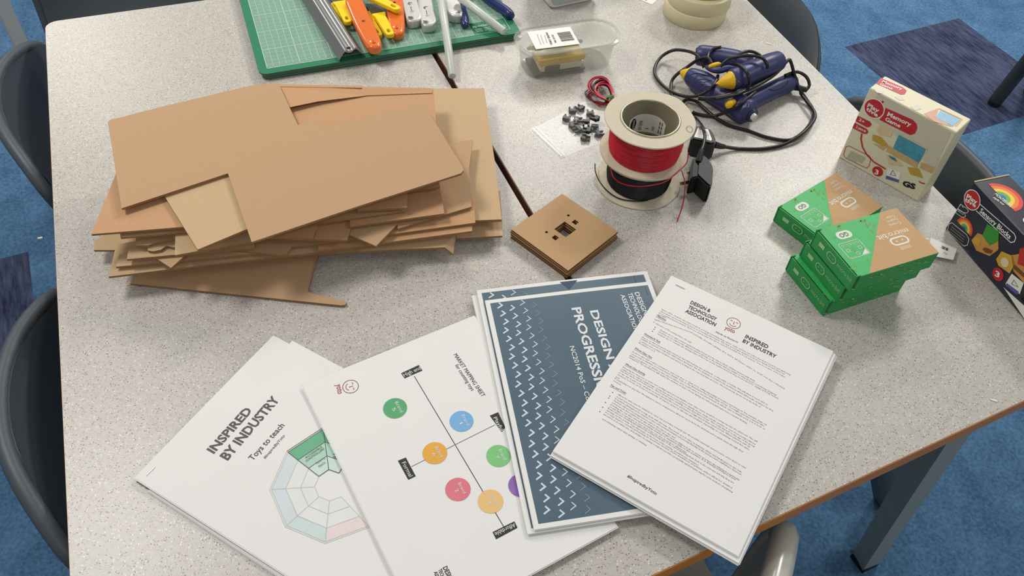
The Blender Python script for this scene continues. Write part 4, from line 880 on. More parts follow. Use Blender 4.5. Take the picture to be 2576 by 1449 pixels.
# pliers
t = thing('pliers', 'blue-handled pliers lying open at the right of the cutting mat', 'pliers', at(1200, 0, HM)); bl_h = M('blue_dipped_handle', (34, 46, 104), .22, var=.08, coat=.3)
hh = HM+.007
mk('handle', tube(crom([at(1168, 66, hh), at(1171, 52, hh), at(1165, 30, hh), at(1162, 12, hh), at(1180, -14, hh), at(1205, -40, hh)], 4), [.0045]+[.0066]*4+[.0068]*16+[.006], 10, ref=(0, 0, 1)), bl_h, t, smooth=50, world=True)
mk('handle', tube(crom([at(1284, 42, hh), at(1276, 30, hh), at(1240, 6, hh), at(1212, -18, hh), at(1200, -40, hh)], 4), [.0052]+[.0080]*4+[.0082]*8+[.007]*4, 10, ref=(0, 0, 1)), bl_h, t, smooth=50, world=True)
mk('jaws', tube([at(1205, -36, hh), at(1196, -60, hh), at(1185, -110, hh)], [.010, .009, .003], 8), blade, t, smooth=50, world=True)
# glue sticks
hot = M('milky_glue', (226, 230, 222), .28, var=.03, trans=.25, sss=.3)
def glue(label, a_, b_, r=.0064):
    A, B_ = at(*a_), at(*b_); d = (B_-A).normalized(); mk_top('glue_stick', tube([A, A+d*.0008, B_-d*.0012, B_], [r*.9, r, r, r*.86], 16), hot, label, 'glue stick', ((A+B_)/2).to_tuple(), 'milky glue sticks', 50)
glue('long milky glue stick overhanging the front of the cutting mats', (1107, -20, HM+.034), (1138, 192, .0092))
glue('milky glue stick lying diagonally over the printed mat corner', (1150, -12, HM+.028), (1268, 80, HM+.0070))

# ------------------------------------------------------------------ clear plastic tub with a yellow tool
clear = M('clear_plastic', (212, 214, 202), .07, alpha=.19, var=.01, spec=.8, coat=.8)
HR = .047
Pn = [at(1296, 74, HR), at(1540, 122, HR), at(1556, 90, HR), at(1318, 142, HR), at(1512, 47, HR), at(1336, 53, HR)]
A = at(1306, 112, HR); B_ = at(1546, 78, HR); X = (B_-A).normalized(); Y = Vector((-X.y, X.x, 0)); ctr = at(1428, 94, HR); Lx = (at(1557, 78, HR)-at(1295, 108, HR)).length
ylo = abs((at(1420, 134, HR)-ctr).dot(Y)); Wy = ylo*2
T = Matrix.Translation(Vector((ctr.x, ctr.y, TZ))) @ Matrix((X, Y, Vector((0, 0, 1)))).transposed().to_4x4()
t = thing('plastic_tub', 'clear plastic tub with a white barcode label and yellow tool inside', 'tub', (ctr.x, ctr.y, TZ))
def rings(levels, n=7):
    v = []; f = []; m = None
    for (lx, ly, z, r) in levels:
        o = rrect(-lx/2, -ly/2, lx/2, ly/2, min(r, lx/2-.001, ly/2-.001), n); m = len(o); v += [Vector((x, y, z)) for x, y in o]
    for i in range(len(levels)-1): f += [(i*m+k, i*m+(k+1) % m, (i+1)*m+(k+1) % m, (i+1)*m+k) for k in range(m)]
    return v, f, m
def shell(levels, cap0=True):
    v, f, m = rings(levels); n = len(levels)
    if cap0: f += [tuple(range(m)), tuple((n-1)*m+k for k in range(m))]
    return v, f
s_ = .0007
tub_l = [(Lx*.80, Wy*.78, .0004, .02), (Lx*.84, Wy*.84, .003, .024), (Lx*.90, Wy*.90, HR-.006, .028), (Lx*.96, Wy*.96, HR-.004, .03), (Lx*.96-2*s_, Wy*.96-2*s_, HR-.004, .03), (Lx*.90-2*s_, Wy*.90-2*s_, HR-.006, .028), (Lx*.84-2*s_, Wy*.84-2*s_, .003+s_, .024), (Lx*.80-2*s_, Wy*.78-2*s_, .0004+s_, .02)]
place('tub_base', shell(tub_l), clear, T, t, 50)
lid_l = [(Lx, Wy, HR-.002, .034), (Lx, Wy, HR+.002, .034), (Lx*.95, Wy*.94, HR+.003, .032), (Lx*.93, Wy*.91, HR-.001, .030), (Lx*.92, Wy*.90, HR-.001, .030), (Lx*.90, Wy*.87, HR+.001, .028)]
low = [(a_[0]-2*s_, a_[1]-2*s_, a_[2]-s_, a_[3]) for a_ in reversed(lid_l)]
lid = place('lid', shell(lid_l[::-1]+lid_l[:0]+[(a_[0]-2*s_, a_[1]-2*s_, a_[2]-s_, a_[3]) for a_ in lid_l]), clear, T, t, 50)
pg = page3((1326, 80, HR+.0022), (1433, 68, HR+.0022), (1349, 125, HR+.0022), .0, .0)
la, lb_, lc = at(1326, 80, HR+.0022), at(1434, 67, HR+.0022), at(1348, 124, HR+.0022); lw, lh = (lb_-la).length, (lc-la).length
pg = Page(la, lb_-la, lc-la, lw, lh); lblm = M('white_label', (238, 236, 230), .5, var=.01)
sl = mk('barcode_label', slab([pg.P(0, 0), pg.P(lw, 0), pg.P(lw, lh), pg.P(0, lh)], .0002), lblm, t, world=True)
pg.tpx('PAPER DRILL', (1372, 82), (1386, 114), (1378, 81), ink, .02); pg.tpx('1010-346', (1386, 87), (1396, 108), (1392, 86), ink, .015)
for a_, b_ in (((1370, 89), (1376, 108)), ((1360, 88), (1368, 111)), ((1351, 86), (1361, 113))): pg.line(a_, b_, .0012, M('pale_fine_print', (186, 184, 176), .7), 2, px=True)
u, v_ = pg.uv(1401, 83); w2 = lw*.30; pg.batch = 'barcode_print'
for k, (y0, hgt) in enumerate(((0, .6), (.9, .3), (1.5, .8), (2.6, .3), (3.2, .5), (4.0, .9), (5.2, .3), (5.8, .6), (6.8, .3), (7.5, .9), (8.7, .4))): pg.rect(u, v_+y0*lh*.055, u+w2, v_+(y0+hgt)*lh*.055, ink_soft, 2)
pg.flush(sl)
to = thing('paper_drill', 'yellow and grey paper drill lying inside the clear tub', 'drill', T @ Vector((0, 0, .0015)))
yd = M('drill_yellow', (226, 190, 60), .4); gd = M('drill_grey', (92, 92, 90), .5); cd = M('drill_cream', (226, 220, 190), .5)
def lb(px_, py_, h): q = T.inverted() @ at(px_, py_, h); return q
a_ = lb(1340, 128, .028); b_ = lb(1462, 121, .028)
def inner(name, x0, x1, y0, y1, z0, z1, mat, b=.002):
    v, f = box(x1-x0, y1-y0, z1-z0, b, 1); place(name, ([q+Vector(((x0+x1)/2, (y0+y1)/2, z0)) for q in v], f), mat, T, to, 40)
x0, x1 = -Lx*.32, Lx*.13
inner('yellow_tray', x0, x1, -Wy*.36, Wy*.30, .021, .030, yd); inner('yellow_rim', x0-.002, x1+.002, -Wy*.37, -Wy*.30, .029, .033, yd); inner('cream_body', x0+.004, x1-.004, -Wy*.34, Wy*.24, .0075, .0205, cd); inner('grey_grip', x0+.010, x0+.036, -Wy*.36, -Wy*.30, .0065, .019, gd); inner('base_plate', x0-.006, x1+.002, -Wy*.35, Wy*.26, .0020, .0062, gd, .001); inner('grey_lever', x0-.010, x1+.006, Wy*.02, Wy*.10, .0305, .0365, gd)

# ------------------------------------------------------------------ white rounded device, paper tag, masking tape
A = at(1378, 26, 0); B_ = at(1500, 0, 0); X = (B_-A).normalized(); Y = Vector((-X.y, X.x, 0)); Ld = (B_-A).length
t = thing('audio_player', 'white rounded device with a pale grey face at the top edge of the photo', 'device', A+X*Ld/2+Y*.045)
Tm = Matrix.Translation(A+X*Ld/2) @ Matrix((X, Vector((0, 0, 1)), -Y)).transposed().to_4x4()
body = plate(rrect(-Ld/2, 0, Ld/2, .105, .016, 6), (), .085, .004, 3); mk('casing', ([Tm @ (q-Vector((0, 0, .085))) for q in body[0]], body[1]), M('white_casing', (226, 224, 220), .4), t, smooth=60, world=True)
face = plate(rrect(-Ld/2+.006, .006, Ld/2-.006, .099, .012, 6), (), .001, .0003, 1); mk('face_panel', ([Tm @ (q+Vector((0, 0, -.0004))) for q in face[0]], face[1]), M('pale_grey_face', (178, 184, 186), .5), t, smooth=60, world=True)
la, lb_, lc = at(1606, -2, .0004), at(1640, 12, .0004), at(1625, -22, .0004); X = (lb_-la).normalized(); D = lc-la; D = (D-X*D.dot(X)).normalized()
t = thing('paper_tag', 'small printed paper tag near the masking tape', 'paper tag', la); pgt = Page(la+D*.03, X, -D, (lb_-la).length, .03)
mk('tag', slab([pgt.P(*q) for q in rrect(0, 0, pgt.w, .03, .002)], .0003), white_p, t, world=True); pgt.path(rrect(.0004, .0004, pgt.w-.0004, .0296, .002), .0003, red_ink, 1, closed=True); pgt.line((.006, .0245), (.014, .0245), .0014, red_ink, 2); pgt.flush(t)
tape_m = M('masking_tape', (222, 212, 172), .6, var=.04, scale=90); tape_t = M('tan_tape', (206, 178, 128), .55, var=.05); core_m = M('card_core', (150, 120, 84), .8)
rb = (at(1825, 16, .012)-at(1672, 22, .012)).length/2; cb = at(1751, 14, .0)
def roll(label, c, r, ri, z0, hgt, mat):
    t = thing('masking_tape_roll', label, 'tape', (c.x, c.y, TZ+z0), group='stacked tape rolls')
    mk('tape', lathe([(ri, 0), (r-.001, 0), (r, .001), (r, hgt-.001), (r-.001, hgt), (ri, hgt)], 56), mat, t, smooth=50); mk('core', lathe([(ri-.0025, .0002), (ri, .0002), (ri, hgt-.0002), (ri-.0025, hgt-.0002)], 48), core_m, t, smooth=50); return t
n_ = Vector((0, rb, 0)); c0 = at(1753, 77, 0)+Vector((0, rb, 0))
roll('bottom cream masking tape roll of the stack', c0, rb, .030, 0, .0240, tape_m); roll('cream masking tape roll in the middle of the stack', c0+Vector((.003, .001, 0)), rb*1.0, .030, .0242, .0240, tape_m); roll('tan tape roll on top of the tape stack', c0+Vector((.004, .007, 0)), rb*.90, .030, .0484, .024, tape_t)

# ------------------------------------------------------------------ wire spools
spool_m = M('cream_card_flange', (206, 196, 172), .7, var=.05, scale=60, bump=.06); rimm = M('spool_metal_rim', (186, 178, 156), .36, .8); inn_m = M('spool_bore', (150, 142, 120), .5); redw = M('red_wire', (190, 22, 40), .3, var=.15, scale=500, coat=.2); blkw = M('black_wire', (22, 22, 24), .35, var=.1)
RS = .0585; hS = .0545
cB = at(1602, 470, .003); cB = Vector((.164, .878, TZ)); cT = cB+Vector((-.001, -.004, 0))
def spool(label, c, z0, wire, rw, group, dent):
    t = thing('wire_spool', label, 'spool', (c.x, c.y, TZ+z0), group=group)
    def flange(z, th, name):
        v, f = lathe([(.0372, z), (RS, z), (RS+.0006, z+th/2), (RS, z+th), (.0372, z+th)], 72); out = []
        for q in v:
            a_ = math.atan2(q.y, q.x); r = math.hypot(q.x, q.y); k = max(0, (r-.040)/(RS-.040)); n1 = pnoise(Vector((math.cos(a_)*2.1, math.sin(a_)*2.1, z*90+dent))); w_ = 1+.022*n1*k
            out.append(Vector((q.x*w_, q.y*w_, q.z+(.0016*n1*k if name == 'upper_flange' else abs(.0012*n1*k)))))
        return mk(name, (out, f), spool_m, t, smooth=50)
    flange(0, .0022, 'lower_flange'); uf = flange(hS-.0026, .0022, 'upper_flange')
    mk('core_tube', lathe([(.0359, .0004), (.0372, .0004), (.0372, hS-.0006), (.0359, hS-.0006)], 56), inn_m, t, smooth=50)
    mk('metal_rim', tube([(.0378*math.cos(k*math.pi/28), .0378*math.sin(k*math.pi/28), hS-.0002) for k in range(56)], .0016, 8, closed=True), rimm, t, smooth=60)
    mk('lower_rim', tube([(.0378*math.cos(k*math.pi/28), .0378*math.sin(k*math.pi/28), .0017) for k in range(56)], .0010, 8, closed=True), rimm, t, smooth=60)
    pts = []; N = 34; rr = random.Random(5+int(dent)); z_lo, z_hi = .0035, hS-.0042
    for lay in range(2):
        for k in range(N):
            zz = z_lo+(z_hi-z_lo)*k/(N-1); zz = zz if lay == 0 else z_hi-(zz-z_lo)
            for i in range(24):
                a_ = 2*math.pi*i/24; z1 = zz+(z_hi-z_lo)/(N-1)*(i/24)*(1 if lay == 0 else -1); bul = 1-.05*abs(2*(z1-z_lo)/(z_hi-z_lo)-1)**3
                pts.append(Vector(((rw-.0012+.0012*lay)*bul*math.cos(a_)+rr.uniform(-.00025, .00025), (rw-.0012+.0012*lay)*bul*math.sin(a_)+rr.uniform(-.00025, .00025), min(max(z1, z_lo), z_hi)+.0004*math.sin(a_*3+k))))
    mk('wound_wire', tube(pts, .00085, 5), wire, t, smooth=60)
    mk('wire_bulk', lathe([(.0373, .0024), (rw-.0016, .0030), (rw-.0014, hS-.0036), (.0373, hS-.0030)], 48), wire, t, smooth=50)
    return t
sb = spool('lower wire spool wound with black wire', cB, .0002, blkw, .0445, 'stacked wire spools', 3.0)
srd = spool('upper wire spool wound with red wire, paper label in its bore', cT, hS+.0028, redw, .0485, 'stacked wire spools', 8.0)
# paper label on the far inner wall of the upper bore
lwid = .0354; zb0 = hS+.0028
def bore(u, v, d=0):                         # u metres along the arc from the label centre, v metres up
    a_ = math.radians(84)-u/lwid; r = lwid-d; return cT+Vector((r*math.cos(a_), r*math.sin(a_), zb0+v))
n = 12; g = G(); uu = [-.0265+.053*i/n for i in range(n+1)]
g.add(([bore(u, v) for u in uu for v in (.004, .034-.06*abs(u/.053)**3)], [(2*i, 2*i+1, 2*i+3, 2*i+2) for i in range(n)])); mk('paper_label', g, lblm, srd, world=True)
mk('label_emblem', ([bore(-.0195+.0040*math.cos(k*math.pi/12), .018+.0095*math.sin(k*math.pi/12), .0003) for k in range(24)], [tuple(range(24))]), blk, srd, world=True)
def btext(s, u, v, cap, fit, mat, d=.0005):
    tv, tf, wid = textgeo(s, .01, 2); mk('label_print', ([bore(u-q[1]*cap/CAP, v+q[0]*fit/wid, d) for q in tv], tf), mat, srd, world=True)
btext('NIGEAR', -.0178, .0105, .0030, .0150, wht, .0006); btext('EW112W00', -.0065, .0070, .0045, .0160, ink_dk); btext('1', .0030, .0080, .0040, .0030, ink_dk); btext('RED', .0105, .0090, .0030, .0070, ink_soft); 
for u in (.0165, .0200):
    for v0, v1 in ((.008, .014), (.0155, .0205), (.022, .027)): mk('fine_print', ([bore(u, v0, .0005), bore(u+.0014, v0, .0005), bore(u+.0014, v1, .0005), bore(u, v1, .0005)], [(0, 1, 2, 3)]), ink_soft, srd, world=True)
g = G().add(tube([cT+Vector((.0490+.0040*math.cos(k*math.pi/9), -.0170+.0062*math.sin(k*math.pi/9), zb0+hS+.0004)) for k in range(18)], .00025, 4, closed=True)); mk('pencilled_oval', g, ink_soft, srd, world=True)
def strand(parent, pts, r, mat, name='loose_wire', nn=8): return mk(name, tube(crom([at(*q) for q in pts], nn), r, 6), mat, parent, smooth=60, world=True)
strand(srd, [(1731, 385, 0.0720), (1727, 410, 0.0690), (1705, 432, 0.0660), (1675, 456, 0.0630), (1640, 466, 0.0590), (1600, 469, 0.0560), (1565, 462, 0.0560), (1545, 448, 0.0590), (1538, 432, 0.0640), (1536, 424, 0.0660)], .0008, redw)
strand(srd, [(1714, 428, 0.0640), (1719, 443, 0.0580), (1723, 460, 0.0460), (1722, 490, 0.0240), (1716, 520, 0.0100), (1704, 557, 0.0012)], .0008, redw)
strand(sb, [(1497, 412, 0.0120), (1498, 432, 0.0100), (1508, 456, 0.0080), (1530, 482, 0.0055), (1560, 500, 0.0045), (1600, 506, 0.0045), (1630, 504, 0.0055)], .0008, blkw)

# ------------------------------------------------------------------ plugs
pl_m = M('black_plug_plastic', (36, 38, 40), .45, var=.06); brass = M('brass_pin', (176, 140, 92), .3, .9); pin_s = M('pin_sleeve', (20, 20, 20), .5)
def pxslab(pts, h, t): return slab([at(x, y, h) for x, y in pts], t)
def bevslab(pts, h, t, b=.002):
    v, f = pxslab(pts, h, t); bm = bmesh.new(); vs = [bm.verts.new(q) for q in v]
    for q in f: bm.faces.new([vs[i] for i in q])
    bmesh.ops.recalc_face_normals(bm, faces=bm.faces); bmesh.ops.bevel(bm, geom=list(bm.edges), offset=b, segments=2, affect='EDGES'); bm.verts.index_update()
    r = [x.co.copy() for x in bm.verts], [tuple(x.index for x in q.verts) for q in bm.faces]; bm.free(); return r
t = thing('mains_plug', 'black mains plug with a white fuse label behind the wire spools', 'plug', at(1772, 370, 0), group='black mains plugs')
mk('plug_body', bevslab([(1746, 315), (1770, 316), (1791, 325), (1800, 342), (1802, 360), (1790, 362), (1738, 349)], .0310, .0308, .0025), pl_m, t, smooth=40, world=True)
la, lb_, lc = at(1757, 321, .0312), at(1786, 326, .0312), at(1746, 345, .0312)
sl = mk('fuse_label', pxslab([(1756, 321), (1781, 325), (1791, 350), (1789, 354), (1746, 344)], .0313, .0002), lblm, t, world=True)
pgl = Page(at(1756, 321, .0314), at(1781, 325, .0314)-at(1756, 321, .0314), at(1746, 344, .0314)-at(1756, 321, .0314), .02, .02); pgl.rect(.001, .001, .006, .0035, redp, 1)
for k in range(4): pgl.line((.001, .006+.0028*k), (.014+.001*k, .006+.0028*k), .0004, ink_soft, 1)
pgl.flush(sl); mk('cord_grip', tube([at(1797, 364, .014), at(1812, 368, .010), at(1822, 369, .008)], [.0052, .0042, .0036], 10), pl_m, t, smooth=50, world=True)
t = thing('mains_plug', 'black mains plug lying on its side with a brass pin towards the spools', 'plug', at(1760, 470, 0), group='black mains plugs')
mk('plug_body', bevslab([(1757, 391), (1767, 388), (1777, 391), (1792, 411), (1795, 424), (1792, 464), (1786, 470), (1756, 442), (1752, 436)], .0320, .0318, .0022), pl_m, t, smooth=40, world=True)
mk('plug_base', bevslab([(1742, 398), (1758, 394), (1757, 444), (1738, 448)], .0310, .0306, .0015), pin_s, t, smooth=40, world=True)
A = at(1745, 455, .012); B_ = at(1712, 462, .012); 
mk('pin', tube([A, B_], .0032, 4, ref=(0, 0, 1), flat=.9), brass, t, world=True); mk('pin', tube([A+Vector((0, .022, 0)), B_+Vector((.012, .022, 0))], .0026, 4, ref=(0, 0, 1)), brass, t, world=True)
mk('cord_grip', tube([at(1757, 408, .030), at(1761, 392, .034), at(1766, 376, .037)], [.0046, .0040, .0030], 10), pl_m, t, smooth=50, world=True)

# ------------------------------------------------------------------ glue guns and their leads
gun = M('gun_blue_plastic', (56, 60, 106), .38, var=.06, scale=200); gun_d = M('gun_dark_blue', (32, 36, 66), .4); gy = M('gun_yellow_tip', (238, 190, 28), .4, var=.04); gl = M('gun_groove', (22, 24, 44), .6)
def capsule(pts, rs, nn=5, n=16, flat=1.0): 
    P = crom([Vector((*at(*q), r)) if False else at(*q) for q in pts], nn); m = len(P); R = []
    for i in range(m):
        t_ = i/(m-1)*(len(rs)-1); k = min(int(t_), len(rs)-2); R.append(rs[k]+(rs[k+1]-rs[k])*(t_-k))
    return tube(P, R, n, flat=flat)
def gun_grooves(parent, a_, b_, r, fr_, mat):
    A, B_ = at(*a_), at(*b_); d = (B_-A).normalized(); s = d.cross(Vector((0, 0, 1))).normalized(); u_ = s.cross(d)
    for k in fr_:
        c = A.lerp(B_, k); mk('grip_groove', tube([c+(s*math.cos(q)+u_*math.sin(q))*(r+.0001) for q in [math.radians(35+10*i) for i in range(9)]], .0006, 5), mat, parent, world=True)
# gun on top
t = thing('glue_gun', 'upper blue glue gun with its yellow nozzle pointing at the viewer', 'glue gun', at(1890, 200, 0), group='blue glue guns')
mk('barrel', capsule([(1836, 203, 0.0500), (1844, 201, 0.0500), (1866, 192, 0.0500), (1900, 177, 0.0510), (1935, 163, 0.0510), (1958, 153, 0.0500), (1966, 150, 0.0500)], [.0125, .0160, .0178, .0172, .0172, .0150, .0070], 5, 22), gun, t, smooth=60, world=True)
mk('nozzle', capsule([(1804, 212, 0.0450), (1806, 211, 0.0455), (1822, 207, 0.0480), (1838, 203, 0.0500), (1844, 201, 0.0500)], [.0022, .0032, .0090, .0138, .0138], 5, 20), gy, t, smooth=60, world=True)
A, B_ = at(1804, 212, 0.0450), at(1806, 211, 0.0455); mk('nozzle_tip', tube([A-(B_-A)*1.2, B_], [.0014, .0024], 10), M('tip_metal', (120, 110, 120), .3, .8), t, world=True)
mk('handle', capsule([(1884, 160, 0.0430), (1850, 150, 0.0390), (1805, 143, 0.0335), (1768, 140, 0.0295), (1756, 139, 0.0280)], [.0130, .0150, .0155, .0165, .0150], 6, 18), gun, t, smooth=60, world=True)
mk('handle_end', capsule([(1757, 141, 0.0270), (1750, 141, 0.0262)], [.0150, .0120], 3, 18), gun_d, t, smooth=60, world=True)
mk('trigger_guard', capsule([(1777, 168, 0.0390), (1790, 175, 0.0420), (1810, 177, 0.0450), (1832, 172, 0.0490), (1850, 175, 0.0500)], [.0030, .0042, .0050, .0050, .0040], 5, 10), gun, t, smooth=60, world=True)
mk('trigger', capsule([(1783, 168, 0.0450), (1794, 165, 0.0465), (1806, 163, 0.0470), (1814, 164, 0.0470)], [.0024, .0040, .0046, .0030], 5, 10), gy, t, smooth=60, world=True)
gun_grooves(t, (1844, 201, 0.0500), (1958, 153, 0.0500), .0174, (.48, .58, .68), gl)
for q in ((1887, 186, 0.0685), (1858, 206, 0.0660)): mk('screw_hole', lathe([(0, 0), (.0016, 0), (.0016, .0004), (0, .0004)], 10, at(*q), False), gl, t, world=True)
# gun underneath
t2 = thing('glue_gun', 'lower blue glue gun with its handle and round rear end to the right', 'glue gun', at(1820, 250, 0), group='blue glue guns')
mk('barrel', capsule([(1730, 188, .0200), (1740, 193, .0200), (1766, 208, .0195), (1800, 231, .0190), (1840, 256, .0190), (1868, 274, .0200), (1882, 283, .0200), (1892, 291, .0200)], [.0105, .0140, .0178, .0182, .0182, .0195, .0198, .0080], 5, 22), gun, t2, smooth=60, world=True)
mk('nozzle', capsule([(1712, 180, .0180), (1716, 182, .0180), (1728, 187, .0195), (1739, 192, .0200)], [.0022, .0045, .0100, .0128], 5, 20), gy, t2, smooth=60, world=True)
mk('rear_disc', capsule([(1890, 289, .0205), (1896, 293, .0205)], [.0110, .0095], 2, 18), gun_d, t2, smooth=60, world=True)
mk('glue_stick_end', capsule([(1893, 292, .0225), (1899, 297, .0222)], [.0058, .0054], 2, 14), hot, t2, smooth=60, world=True)
mk('handle', capsule([(1874, 262, .0200), (1905, 246, .0195), (1940, 229, .0180), (1975, 213, .0165), (1990, 205, .0150), (1996, 202, .0145)], [.0145, .0140, .0140, .0145, .0135, .0080], 6, 18), gun, t2, smooth=60, world=True)
mk('trigger', capsule([(1826, 266, .0300), (1835, 262, .0330), (1846, 256, .0330)], [.0045, .0066, .0045], 5, 12), gy, t2, smooth=60, world=True)
mk('handle_panel_line', tube([at(*q) for q in ((1930, 224, .0318), (1950, 227, .0308), (1972, 219, .0310), (1984, 208, .0300), (1980, 199, .0300))], .0006, 5), gl, t2, world=True)
mk('lead_grip', capsule([(1996, 219, .0120), (2012, 222, .0110), (2030, 226, .0100)], [.0052, .0046, .0042], 4, 10), pl_m, t2, smooth=60, world=True)
for pts in (((1735, 190, .0395), (1748, 185, .0395), (1764, 186, .0395), (1784, 192, .0395)), ((1748, 207, .0398), (1760, 200, .0398), (1774, 200, .0398), (1790, 203, .0398)), ((1762, 226, .0398), (1772, 219, .0398), (1786, 217, .0398))):
    mk('grip_groove', tube(crom([at(x, y, h-.0022) for x, y, h in pts], 4), .0007, 5), gl, t2, world=True)
mk('screw_hole', lathe([(0, 0), (.0019, 0), (.0019, .0012), (0, .0012)], 10, at(1768, 212, .0366), False), gl, t2, world=True)
mk('raised_mark', tube([at(x, y, .0405) for x, y in ((1877, 261), (1884, 261), (1883, 269), (1876, 269))], .0005, 4, closed=True), M('pale_mark', (130, 140, 170), .5), t2, world=True)
cord = M('black_lead', (34, 31, 29), .32, var=.08)
def lead(label, pts, r=.0026, group='black leads of the glue guns'):
    P = crom([at(*q) for q in pts], 7); c = sum(P, Vector())/len(P); return mk_top('mains_lead', tube(P, r, 8), cord, label, 'cable', (c.x, c.y, min(p_.z for p_ in P)-r), group, 60)
lead('black lead making the big loop left of the glue guns and over them', [(1771, 170, .030), (1762, 150, .037), (1748, 135, .037), (1720, 127, .026), (1692, 127, .017), (1665, 142, .010), (1649, 165, .006), (1648, 188, .004), (1664, 211, .004), (1690, 231, .006), (1726, 243, .012), (1758, 240, .022), (1788, 222, .034), (1802, 203, .037), (1806, 190, .036)])
lead('black lead in the smaller loop left of the glue guns running behind the spools', [(1790, 160, .045), (1781, 146, .046), (1760, 148, .040), (1727, 170, .022), (1700, 190, .012), (1689, 208, .006), (1689, 235, .004), (1700, 254, .004), (1713, 263, .003)])
lead('short black lead end standing up behind the upper glue gun', [(1780, 150, .044), (1784, 133, .046), (1798, 122, .050), (1813, 119, .055)])
lead('black lead wrapped over the barrel of the upper glue gun', [(1812, 168, 0.0575), (1830, 150, 0.0675), (1860, 142, 0.0735), (1890, 140, 0.0755), (1915, 145, 0.0755), (1928, 158, 0.0715), (1931, 172, 0.0645)], .0024)
lead('second black lead arching behind the barrel of the upper glue gun', [(1850, 148, 0.0655), (1862, 135, 0.0695), (1880, 129, 0.0695), (1900, 132, 0.0695), (1914, 141, 0.0675)], .0024)
lead('black lead strapped round the nozzle end of the upper glue gun', [(1838, 160, 0.0615), (1858, 163, 0.0675), (1876, 178, 0.0695), (1884, 196, 0.0635), (1886, 212, 0.0535), (1880, 224, 0.0455)], .0024)
lead('thick black lead running diagonally between the two glue guns to the right', [(1756, 247, .040), (1790, 248, .042), (1830, 240, .042), (1870, 228, .042), (1920, 203, .040), (1950, 180, .044), (1960, 160, .048), (1959, 141, .052)], .0034)
lead('black lead peaking at the right of the glue guns and dropping to the table', [(1800, 250, .042), (1850, 238, .044), (1905, 215, .043), (1952, 185, .046), (1982, 152, .054), (1990, 158, .050), (1999, 190, .030), (2012, 225, .014), (2032, 255, .005), (2046, 278, .003), (2044, 300, .003), (2020, 333, .003), (1985, 352, .003), (1930, 345, .003), (1884, 329, .003), (1834, 315, .003), (1795, 292, .004), (1768, 269, .006), (1749, 254, .008), (1727, 251, .006), (1714, 262, .003)])
lead('black lead leaving the lower gun handle and ending at the fuse-labelled plug', [(1975, 190, .034), (2004, 181, .030), (2027, 192, .024), (2036, 212, .016), (2028, 226, .010), (2014, 232, .008), (2030, 256, .009), (2049, 283, .009), (2046, 305, .009), (2018, 336, .009), (1975, 362, .004), (1920, 374, .003), (1860, 374, .003), (1820, 369, .008)])
lead('black lead looping in front of the lower glue gun and back to the spools', [(1900, 232, .040), (1880, 247, .040), (1852, 268, .034), (1816, 286, .012), (1790, 292, .0036), (1760, 288, .003), (1742, 282, .003)])
lead('black lead passing behind the spools into the side-lying plug', [(1736, 285, .003), (1752, 300, .003), (1766, 318, .036), (1773, 340, .037), (1771, 360, .037), (1766, 376, .037)], .0024)

# ------------------------------------------------------------------ bundle of red and black wire
t = thing('wire_bundle', 'small bundle of red and black wire held by a green twist tie', 'wire', at(1510, 240, 0)); gt = M('green_tie', (36, 140, 62), .5)
rr = random.Random(11)
base_loop = [(1532, 254), (1512, 244), (1494, 231), (1486, 217), (1494, 202), (1511, 196), (1528, 203), (1538, 222), (1541, 242), (1536, 254)]
for k in range(15):
    s_ = .70+.026*k; ox, oy = rr.uniform(-6, 6), rr.uniform(-5, 5)
    P = []
    for i, (x, y) in enumerate(base_loop):
        w_ = math.sin(math.pi*i/(len(base_loop)-1)); P.append(at(1533+(x-1533)*s_+ox*w_, 254+(y-254)*s_+oy*w_, .003+.0016*(k % 5)+.012*w_*s_*.6))
    mk('red_strand' if k % 3 else 'black_strand', tube(crom(P, 5), .0012, 6), redw if k % 3 else blkw, t, smooth=60, world=True)
for k in range(4): mk('red_strand' if k % 2 else 'black_strand', tube(crom([at(1480+5*k, 226+3*k, .002), at(1472+4*k, 234+3*k, .002), at(1484+4*k, 250+2*k, .002), at(1510, 258+2*k, .002+.001*k), at(1540, 258, .004)], 4), .0009, 6), redw if k % 2 else blkw, t, smooth=60, world=True)
for k in range(3): mk('twist_tie', tube(crom([at(1527+3*k, 262-2*k, .001), at(1523+3*k, 254-2*k, .006), at(1529+3*k, 245-2*k, .013), at(1538+2*k, 247-2*k, .012), at(1541+2*k, 254-2*k, .006)], 4), .0012, 6), gt, t, smooth=60, world=True)

